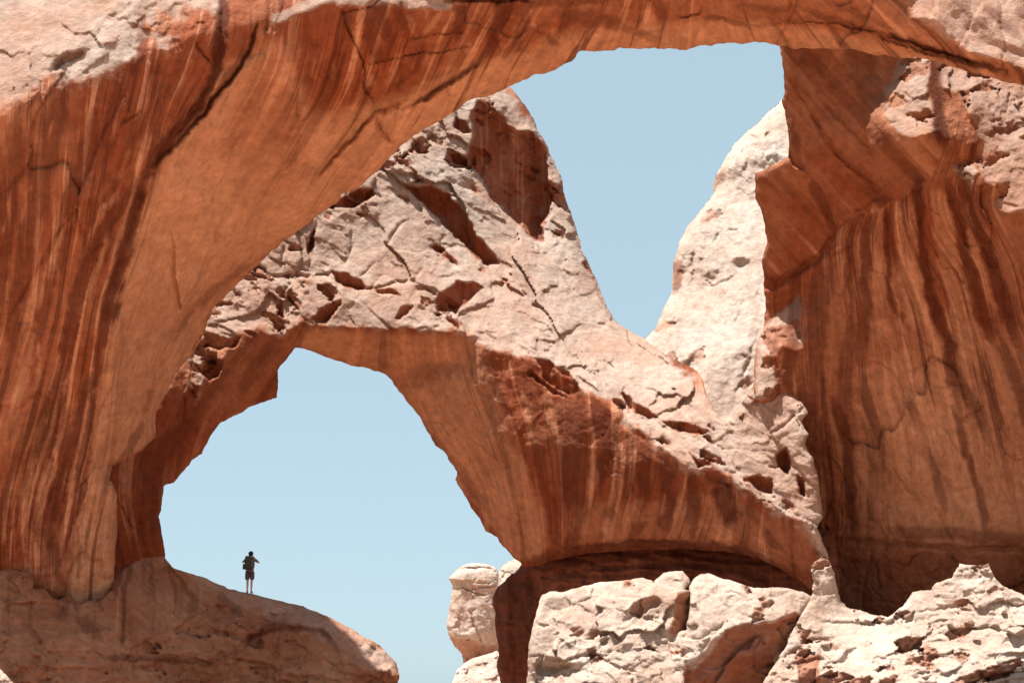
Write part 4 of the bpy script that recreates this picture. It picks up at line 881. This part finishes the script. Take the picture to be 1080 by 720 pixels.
boulder2 = rock('boulder', I2,
                [(706, 700, 56.5), (706, 670, 57.5), (730, 614, 59), (760, 607, 59), (855, 628, 58), (770, 650, 56.5), (720, 680, 56.5), (800, 655, 56), (830, 660, 56.5), (770, 700, 58), (800, 790, 57), (710, 790, 55)],
                tilts=[([(728, 620), (760, 606), (857, 628), (840, 644), (800, 655), (770, 655), (740, 690), (706, 705), (706, 672), (724, 665)], -0.1, 0.8, 3), (U2, 0.25, -0.7, 1.5),
                       ([(778, 686), (790, 678), (806, 670), (812, 676), (800, 684), (790, 692)], -.1, 1.0, 1), ([(728, 712), (745, 706), (750, 712), (735, 718)], -.1, 1, 1)],
                grooves=[([(744, 671), (758, 662), (764, 652)], 1.2, 3), ([(765, 625), (775, 623), (780, 627)], 1, 2), ([(712, 690), (740, 685), (770, 650)], 1.5, 2)],
                relief=[('fbm', 50, 2.5, {'oct': 3}), ('facet', 34, 8, {'ax': 1.4, 'ang': -25}), ('facet', 16, 1.5, {'ax': 1.4, 'ang': 20}), ('facet', 8, 2.4, {'mask': [[(700, 680), (745, 670), (745, 705), (700, 715)]], 'ax': 1.4}), ('chip', 10, 5, {'patch': 6, 'p': .2, 'ax': 1.7, 'ang': -25}), ('fbm', 8, .7, {'oct': 4})],
                pale0=0.9, pales=[(U2, .15, 2)], thick=5, rim=6, seed=75, mat=mat_block, lam=50, step=1.2, jag=.9)
tag(boulder2, 'big white sunlit boulder with a deep red undercut, right of the small wedged rock', 'boulder')

J_OUT = [(820, 820), (800, 760), (804, 720), (815, 704), (828, 682), (838, 660), (850, 638), (857, 625), (858, 612), (855, 602), (858, 592), (866, 588), (874, 591), (880, 606), (880, 612), (887, 632), (895, 641),
         (907, 644), (922, 648), (936, 650), (944, 645), (951, 640), (957, 630), (963, 624), (982, 621), (988, 614), (995, 612), (1005, 608), (1012, 594), (1028, 596), (1043, 595), (1048, 608), (1060, 619), (1080, 627), (1130, 640), (1340, 660), (1340, 820)]
LOWJ = [(815, 700), (860, 668), (900, 690), (960, 660), (1040, 640), (1340, 640), (1340, 820), (800, 820)]
apron = rock('rock_apron', J_OUT,
             [(862, 548, 58), (866, 575, 58.2), (860, 620, 57.5), (890, 640, 60), (935, 650, 58.5), (1020, 600, 54.6), (1080, 628, 53.6), (985, 622, 56), (830, 690, 55.5), (820, 800, 52), (900, 680, 56.5), (1000, 660, 53.6), (1080, 690, 51.5), (950, 720, 52.5), (1080, 800, 48), (1300, 700, 50)],
             tilts=[(J_OUT, -0.1, 0.55, 4), ([(845, 688), (856, 686), (864, 694), (862, 706), (842, 704), (840, 692)], 0.3, -0.3, 1), ([(842, 700), (862, 704), (860, 730), (845, 730)], 0.4, -0.8, 1)],
             grooves=[([(868, 656), (910, 658), (945, 656), (965, 645)], 1.3, 4), ([(836, 700), (860, 696), (880, 698)], 1.6, 5), ([(990, 660), (1010, 665), (1040, 662), (1080, 668)], 1.4, 4), ([(960, 648), (1000, 640), (1060, 650)], 1.2, 3)],
             relief=[('fbm', 60, 4, {'oct': 5}), ('ledge', 17, 8, {'ang': -10, 'ax': 2.6, 'mask': [[(820, 650), (1340, 630), (1340, 820), (800, 820)]], 'patch': 8, 'fe': 10}),
                     ('ledge', 10, 5.0, {'ang': -8, 'ax': 3.0, 'seed': 5, 'mask': [[(940, 640), (1340, 620), (1340, 820), (920, 820)]], 'patch': 9}),
                     ('facet', 40, 4, {'ax': 2.2, 'ang': -12}), ('chip', 13, 10, {'ax': 2.3, 'ang': -16, 'p': .12, 'mask': [LOWJ], 'fe': 12}), ('chip', 8, 6, {'ax': 1.9, 'ang': -14, 'p': .2, 'patch': 6, 'seed': 4}), ('facet', 7, 1.8, {'mask': [[(985, 590), (1070, 590), (1090, 660), (985, 640)], [(855, 570), (880, 570), (885, 620), (855, 620)]], 'fe': 4}), ('fbm', 8, .8, {'oct': 4})],
             pale0=0.95, pales=[([(840, 690), (864, 690), (864, 740), (842, 740)], .2, 1.5)], scarps=[([(840, 703), (862, 704), (858, 740), (846, 740)], 1, 25), ([(905, 656), (945, 654), (940, 661), (908, 661)], 2, 10), ([(948, 650), (965, 645), (962, 655), (950, 658)], 2, 10), ([(876, 700), (905, 680), (903, 686), (885, 702)], 2, 8), ([(1000, 662), (1016, 664), (1014, 672), (1002, 669)], 2, 12), ([(960, 712), (985, 702), (982, 708), (965, 716)], 2, 10), ([(1018, 716), (1070, 704), (1072, 710), (1022, 724)], 2, 12)],
             thick=8, rim=4, seed=81, mat=mat_block, lam=50, step=1.15, jag=1.2)
tag(apron, 'bright apron of broken stepped sandstone below the red cliff wall', 'rock apron')

N_OUT = [(-60, 690), (-30, 694), (0, 704), (7, 711), (14, 719), (22, 740), (30, 800), (-60, 800)]
corner = rock('boulder', N_OUT, [(-40, 700, 41), (10, 718, 40.5), (-20, 780, 39)], tilts=[(N_OUT, -.2, .9, 3)], relief=[('fbm', 20, 2, {}), ('facet', 12, 2.5, {'ax': 1.5})],
              pale0=.9, thick=4, rim=5, seed=91, mat=mat_block, step=1.2)
tag(corner, 'small pale sunlit rock poking in at the bottom left corner', 'boulder')

# ------------------------------------------------------------------ far pinnacle seen through the opening
K_OUT = [(486, 800), (489, 700), (487, 689), (479, 681), (473, 669), (471, 658), (473, 644), (477, 624), (477, 617), (473, 610), (476, 606), (481, 601), (488, 596), (494, 594), (511, 594), (523, 598), (526, 604), (526, 614), (524, 622), (530, 650), (532, 684), (535, 720), (540, 800)]
pin = rock('rock_pinnacle', K_OUT, [(473, 650, 113), (480, 600, 113), (500, 594, 113), (525, 610, 113), (500, 640, 110.5), (500, 685, 112), (500, 760, 113), (535, 700, 114), (535, 640, 113)],
           tilts=[([(478, 622), (524, 622), (530, 670), (500, 668), (473, 668)], 0.1, 0.3, 2), ([(474, 670), (490, 674), (512, 680), (532, 676), (532, 690), (488, 690)], 0.1, -1.2, 1.2), ([(474, 609), (500, 612), (524, 612), (523, 622), (478, 621)], .1, -.15, 1), ([(474, 608), (490, 602), (525, 604), (524, 612), (500, 612)], 0, .6, 1),
                  ([(480, 601), (500, 594), (524, 600), (500, 600)], 0, .9, 1)],
           grooves=[([(481, 602), (495, 598), (510, 599), (524, 603)], 1, 4), ([(480, 620), (500, 624), (512, 627)], 1.0, 4), ([(494, 642), (500, 660), (510, 682)], 1.0, 3.5), ([(496, 645), (502, 641)], .8, 2), ([(500, 620), (524, 616)], .8, 3)],
           relief=[('fbm', 30, 2.5, {}), ('facet', 13, 1.6, {'ax': 1.6}), ('fbm', 7, .6, {})], pale0=.9, pales=[([(474, 671), (490, 674), (512, 681), (532, 677), (540, 800), (480, 800)], .2, 1.5)],
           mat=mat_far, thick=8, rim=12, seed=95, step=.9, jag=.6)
tag(pin, 'pale stacked rock pinnacle with a flat cap seen through the lower opening', 'rock pinnacle')
K2 = [(526, 640), (526, 612), (526, 603), (529, 597), (534, 593), (541, 590), (552, 588), (566, 592), (575, 604), (575, 640)]
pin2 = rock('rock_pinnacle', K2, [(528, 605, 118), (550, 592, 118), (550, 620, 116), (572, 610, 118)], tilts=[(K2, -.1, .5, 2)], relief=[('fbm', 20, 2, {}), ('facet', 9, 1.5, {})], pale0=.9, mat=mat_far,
            thick=6, rim=9, seed=97, step=1, jag=.6)
tag(pin2, 'rounded pale rock knob peeping out behind the capped pinnacle', 'rock pinnacle')
K3 = [(460, 820), (476, 722), (482, 706), (490, 698), (498, 694), (507, 691), (524, 686), (535, 690), (560, 720), (580, 820)]
pin3 = rock('rock_outcrop', K3, [(480, 710, 108), (507, 692, 109), (540, 700, 108), (500, 720, 106), (500, 800, 103)], tilts=[(K3, -.1, .8, 2)],
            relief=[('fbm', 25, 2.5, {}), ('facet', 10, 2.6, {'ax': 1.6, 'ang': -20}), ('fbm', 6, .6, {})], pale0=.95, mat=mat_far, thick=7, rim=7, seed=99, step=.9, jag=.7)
tag(pin3, 'knobbly sunlit outcrop at the foot of the distant pinnacle', 'rock outcrop')

# ------------------------------------------------------------------ the hiker on the ledge
def skin_body(verts, edges, radii, sub=2):
    me = bpy.data.meshes.new('tmp')
    me.from_pydata(verts, edges, [])
    o = bpy.data.objects.new('tmp', me); col.objects.link(o)
    md = o.modifiers.new('skin', 'SKIN'); md.use_smooth_shade = True
    for i, r in enumerate(radii):
        d = me.skin_vertices[0].data[i]
        d.radius = r if isinstance(r, tuple) else (r, r)
        d.use_root = (i == 0)
    s = o.modifiers.new('sub', 'SUBSURF'); s.levels = sub; s.render_levels = sub
    bpy.context.view_layer.update()
    out = bpy.data.meshes.new_from_object(o.evaluated_get(bpy.context.evaluated_depsgraph_get()))
    bpy.data.objects.remove(o); bpy.data.meshes.remove(me)
    return out


def child(name, me, mat, parent, loc=(0, 0, 0)):
    me.materials.clear(); me.materials.append(mat)
    for p in me.polygons: p.use_smooth = True
    o = bpy.data.objects.new(name, me); col.objects.link(o)
    o.parent = parent; o.location = loc
    return o


def bm_mesh(build, bevel=0.0, sub=0):
    bm = bmesh.new(); build(bm)
    if bevel: bmesh.ops.bevel(bm, geom=bm.edges[:], offset=bevel, segments=3, affect='EDGES', profile=0.6)
    me = bpy.data.meshes.new('m'); bm.to_mesh(me); bm.free()
    return me


def add_box(bm, c, s, rot=0.0, taper=1.0):
    r = bmesh.ops.create_cube(bm, size=1)['verts']
    for v in r:
        k = taper if v.co.z > 0 else 1.0
        x, y = v.co.x * s[0] * k, v.co.y * s[1] * k
        v.co = Vector((c[0] + x * math.cos(rot) - y * math.sin(rot), c[1] + x * math.sin(rot) + y * math.cos(rot), c[2] + v.co.z * s[2]))


def add_ball(bm, c, s):
    for v in bmesh.ops.create_uvsphere(bm, u_segments=20, v_segments=14, radius=1)['verts']:
        v.co = Vector((c[0] + v.co.x * s[0], c[1] + v.co.y * s[1], c[2] + v.co.z * s[2]))


skin_mat = plain('skin', (0.55, 0.36, 0.27), 0.6)
shirt_mat = plain('shirt_cloth', (0.17, 0.11, 0.105), 0.9)
shorts_mat = plain('shorts_cloth', (0.10, 0.065, 0.07), 0.9)
hat_mat = plain('cap_cloth', (0.012, 0.012, 0.014), 0.9)
pack_mat = plain('pack_nylon', (0.035, 0.045, 0.032), 0.7)
strap_mat = plain('strap_webbing', (0.015, 0.015, 0.015), 0.8)
shoe_mat = plain('shoe_leather', (0.09, 0.06, 0.045), 0.8)
cam_mat = plain('camera_body', (0.02, 0.02, 0.02), 0.4)

# where the soles meet the crest of the ledge
lco = np.empty(len(ledge.data.vertices) * 3, np.float32); ledge.data.vertices.foreach_get('co', lco)
lco = lco.reshape(-1, 3) + np.array(ledge.location)
foot0 = world_point(268, 626, 59.7)


def crest_at(x, y=None):
    m = np.abs(lco[:, 0] - x) < 0.05
    q = lco[m]
    if y is not None:
        q = q[np.argsort(np.abs(q[:, 1] - y))[:12]]
        return q[np.argmax(q[:, 2])]
    return q[np.argmax(q[:, 2])]


top = crest_at(foot0[0])
hiker = bpy.data.objects.new('person', None); col.objects.link(hiker); hiker.location = top
tag(hiker, 'hiker in dark shirt, shorts and black cap standing on the ledge with arms raised', 'person')
zl = float(crest_at(top[0] - 0.075, top[1])[2] - top[2]); zr = float(crest_at(top[0] + 0.09, top[1])[2] - top[2])
V_ = []; E_ = []; R_ = []


def jv(p, r, prev=None):
    V_.append(p); R_.append(r)
    if prev is not None: E_.append((prev, len(V_) - 1))
    return len(V_) - 1


pel = jv((0, 0, 0.92), (0.115, 0.085)); wst = jv((0, 0.0, 1.06), (0.115, 0.085), pel); chs = jv((0, 0.0, 1.26), (0.15, 0.10), wst)
shd = jv((0, 0.0, 1.39), (0.10, 0.075), chs); nck = jv((0, 0.02, 1.47), 0.05, shd); hd1 = jv((0, 0.045, 1.56), (0.072, 0.085), nck); hd2 = jv((0, 0.05, 1.64), (0.074, 0.088), hd1); jv((0, 0.045, 1.70), 0.05, hd2)
jv((0, 0.15, 1.585), 0.012, hd1)                                            # nose
for sx, zf in ((-1, zl), (1, zr)):
    fx = -0.075 if sx < 0 else 0.09
    hip = jv((sx * 0.09, 0, 0.84), 0.078, pel); kn = jv((sx * 0.085, 0.015, 0.47 + zf * .5), 0.052, hip); cf = jv((fx, -0.01, 0.33 + zf), 0.050, kn)
    an = jv((fx, 0, 0.09 + zf), 0.034, cf); he = jv((fx, 0.01, 0.045 + zf), 0.036, an); jv((fx + sx * 0.02, 0.15, 0.03 + zf), 0.028, he)
    sh = jv((sx * 0.18, 0.0, 1.37), 0.052, shd)
    el = jv((sx * 0.36, 0.10, 1.26 + (0.02 if sx < 0 else 0)), 0.040, sh); wr = jv((sx * 0.14, 0.28, 1.45), 0.027, el)
    pa = jv((sx * 0.085, 0.31, 1.49), (0.030, 0.018), wr)
    for k, (dx, dz, ln_) in enumerate(((0.0, 0.05, 1.0), (-0.018, 0.045, 1.1), (-0.03, 0.028, 1.05), (-0.034, 0.006, 0.85))):
        a = jv((sx * (0.075 + dx), 0.325, 1.495 + dz), 0.0095, pa); jv((sx * (0.075 + dx - 0.03 * ln_), 0.345, 1.50 + dz), 0.008, a)
    th = jv((sx * 0.075, 0.295, 1.465), 0.011, pa); jv((sx * 0.045, 0.30, 1.458), 0.009, th)
for sx in (-1, 1):
    jv((sx * 0.088, 0.045, 1.585), 0.014, hd1)                              # ears
body = child('body', skin_body(V_, E_, R_), skin_mat, hiker)
# clothing
child('shirt', skin_body([(0, 0, 0.76), (0, 0, 1.02), (0, 0, 1.26), (0, 0, 1.40), (-0.19, 0, 1.385), (-0.30, 0.065, 1.30), (0.19, 0, 1.385), (0.30, 0.065, 1.29)],
      [(0, 1), (1, 2), (2, 3), (3, 4), (4, 5), (3, 6), (6, 7)], [(0.19, 0.15), (0.17, 0.135), (0.175, 0.125), (0.12, 0.09), 0.068, 0.060, 0.068, 0.060]), shirt_mat, hiker)
child('shorts', skin_body([(0, 0, 1.0), (-0.095, 0, 0.82), (-0.10, 0.01, 0.68), (-0.10, 0.012, 0.52), (0.095, 0, 0.82), (0.10, 0.01, 0.68), (0.10, 0.012, 0.52)],
      [(0, 1), (1, 2), (2, 3), (0, 4), (4, 5), (5, 6)], [(0.165, 0.13), 0.112, 0.108, 0.10, 0.112, 0.108, 0.10]), shorts_mat, hiker)


def cap(bm):
    add_ball(bm, (0, 0.04, 1.645), (0.105, 0.118, 0.10)); add_ball(bm, (0, 0.15, 1.63), (0.075, 0.085, 0.012)); add_ball(bm, (0, 0.04, 1.73), (0.012, 0.012, 0.008))


child('cap', bm_mesh(cap), hat_mat, hiker)
child('hair', bm_mesh(lambda bm: add_ball(bm, (0, 0.015, 1.585), (0.078, 0.07, 0.075))), plain('dark_hair', (0.02, 0.013, 0.01)), hiker)
for sx, zf in ((-1, zl), (1, zr)):
    fx = -0.075 if sx < 0 else 0.09
    child('shoe', skin_body([(fx, -0.03, 0.045 + zf), (fx + sx * .01, 0.06, 0.04 + zf), (fx + sx * 0.022, 0.17, 0.028 + zf), (fx, 0.0, 0.09 + zf)], [(0, 1), (1, 2), (0, 3)], [(0.045, 0.045), (0.046, 0.04), (0.042, 0.028), 0.042]), shoe_mat, hiker)

pack = bpy.data.objects.new('backpack', None); col.objects.link(pack); pack.location = top
tag(pack, 'dark green black backpack worn on the back of the hiker', 'backpack')
child('pack_body', bm_mesh(lambda bm: add_box(bm, (-0.05, -0.22, 1.20), (0.32, 0.20, 0.50), 0, 0.86), 0.05), pack_mat, pack)
child('lid', bm_mesh(lambda bm: add_box(bm, (-0.05, -0.21, 1.475), (0.28, 0.20, 0.09), 0, 0.8), 0.03), pack_mat, pack)
child('front_pocket', bm_mesh(lambda bm: add_box(bm, (-0.05, -0.345, 1.13), (0.23, 0.07, 0.26), 0, 0.9), 0.025), pack_mat, pack)
child('side_pocket', bm_mesh(lambda bm: add_box(bm, (-0.235, -0.20, 1.08), (0.07, 0.13, 0.22), 0, 0.85), 0.025), pack_mat, pack)
for sx in (-1, 1):
    child('strap', skin_body([(sx * 0.11, -0.13, 1.44), (sx * 0.125, -0.04, 1.475), (sx * 0.13, 0.08, 1.42), (sx * 0.135, 0.125, 1.28), (sx * 0.15, 0.05, 1.08), (sx * 0.14, -0.13, 1.0)], [(i, i + 1) for i in range(5)], [(0.028, 0.012)] * 6, 1), strap_mat, pack)

camera_ = bpy.data.objects.new('camera', None); col.objects.link(camera_); camera_.location = top
camera_.name = 'photo_camera'
tag(camera_, 'small black camera held up to the face by the hiker', 'camera')
child('camera_body', bm_mesh(lambda bm: add_box(bm, (0, 0.335, 1.52), (0.13, 0.05, 0.085)), 0.012), cam_mat, camera_)
child('viewfinder', bm_mesh(lambda bm: add_box(bm, (0, 0.335, 1.575), (0.045, 0.045, 0.03), 0, .7), 0.006), cam_mat, camera_)


def lens(bm):
    for (r1, r2, y0, y1) in ((0.034, 0.034, 0.36, 0.41), (0.038, 0.036, 0.405, 0.44)):
        m = bmesh.ops.create_cone(bm, cap_ends=True, segments=24, radius1=r1, radius2=r2, depth=y1 - y0)['verts']
        for v in m: v.co = Vector((v.co.x, (y0 + y1) / 2 + v.co.z, 1.52 + v.co.y))


child('lens', bm_mesh(lens), cam_mat, camera_)

# ------------------------------------------------------------------ loose stones on the apron
rnd = random.Random(4)
STONES = [(966, 678, .32), (1004, 661, .3), (1013, 664, .42), (1022, 658, .3), (1052, 663, .5), (1072, 671, .65), (960, 651, .34), (868, 681, .34), (862, 676, .24), (1060, 648, .26), (905, 654, .2), (1030, 676, .24)]


def stone_mesh(seed, pale):
    r = random.Random(seed); bm = bmesh.new()
    for _ in range(13):
        v = Vector((r.gauss(0, 1), r.gauss(0, 1), r.gauss(0, 1))).normalized()
        bm.verts.new((v.x * r.uniform(.7, 1.1), v.y * r.uniform(.6, .8), v.z * .42))
    bmesh.ops.convex_hull(bm, input=bm.verts[:])
    for v in [v for v in bm.verts if not v.link_faces]: bm.verts.remove(v)
    bmesh.ops.bevel(bm, geom=bm.edges[:], offset=0.03, segments=1, affect='EDGES')
    me = bpy.data.meshes.new('stone'); bm.to_mesh(me); bm.free()
    n = len(me.vertices)
    for nm, val in (('stain_shade', 0.0), ('pale', pale), ('tone', .3)):
        a = me.attributes.new(nm, 'FLOAT', 'POINT'); a.data.foreach_set('value', np.full(n, val, np.float32))
    me.attributes.new('flow', 'FLOAT_VECTOR', 'POINT')
    me.materials.append(mat_block)
    return me


protos = [stone_mesh(k, .95 if k % 3 else .55) for k in range(6)]
for i, (u, v, size) in enumerate(STONES):
    p = on_surface(apron, u, v)
    o = bpy.data.objects.new('loose_stone', protos[i % 6]); col.objects.link(o)
    o.scale = (size * rnd.uniform(.8, 1.2),) * 2 + (size * rnd.uniform(.8, 1.1),)
    o.rotation_euler = (rnd.uniform(-.25, .25), rnd.uniform(-.2, .2), rnd.uniform(0, 6.28))
    o.location = Vector(p) + Vector((0, 0, size * .25))
    tag(o, 'angular broken sandstone lump lying loose on the bright stepped apron', 'stone', 'loose stones on the apron')
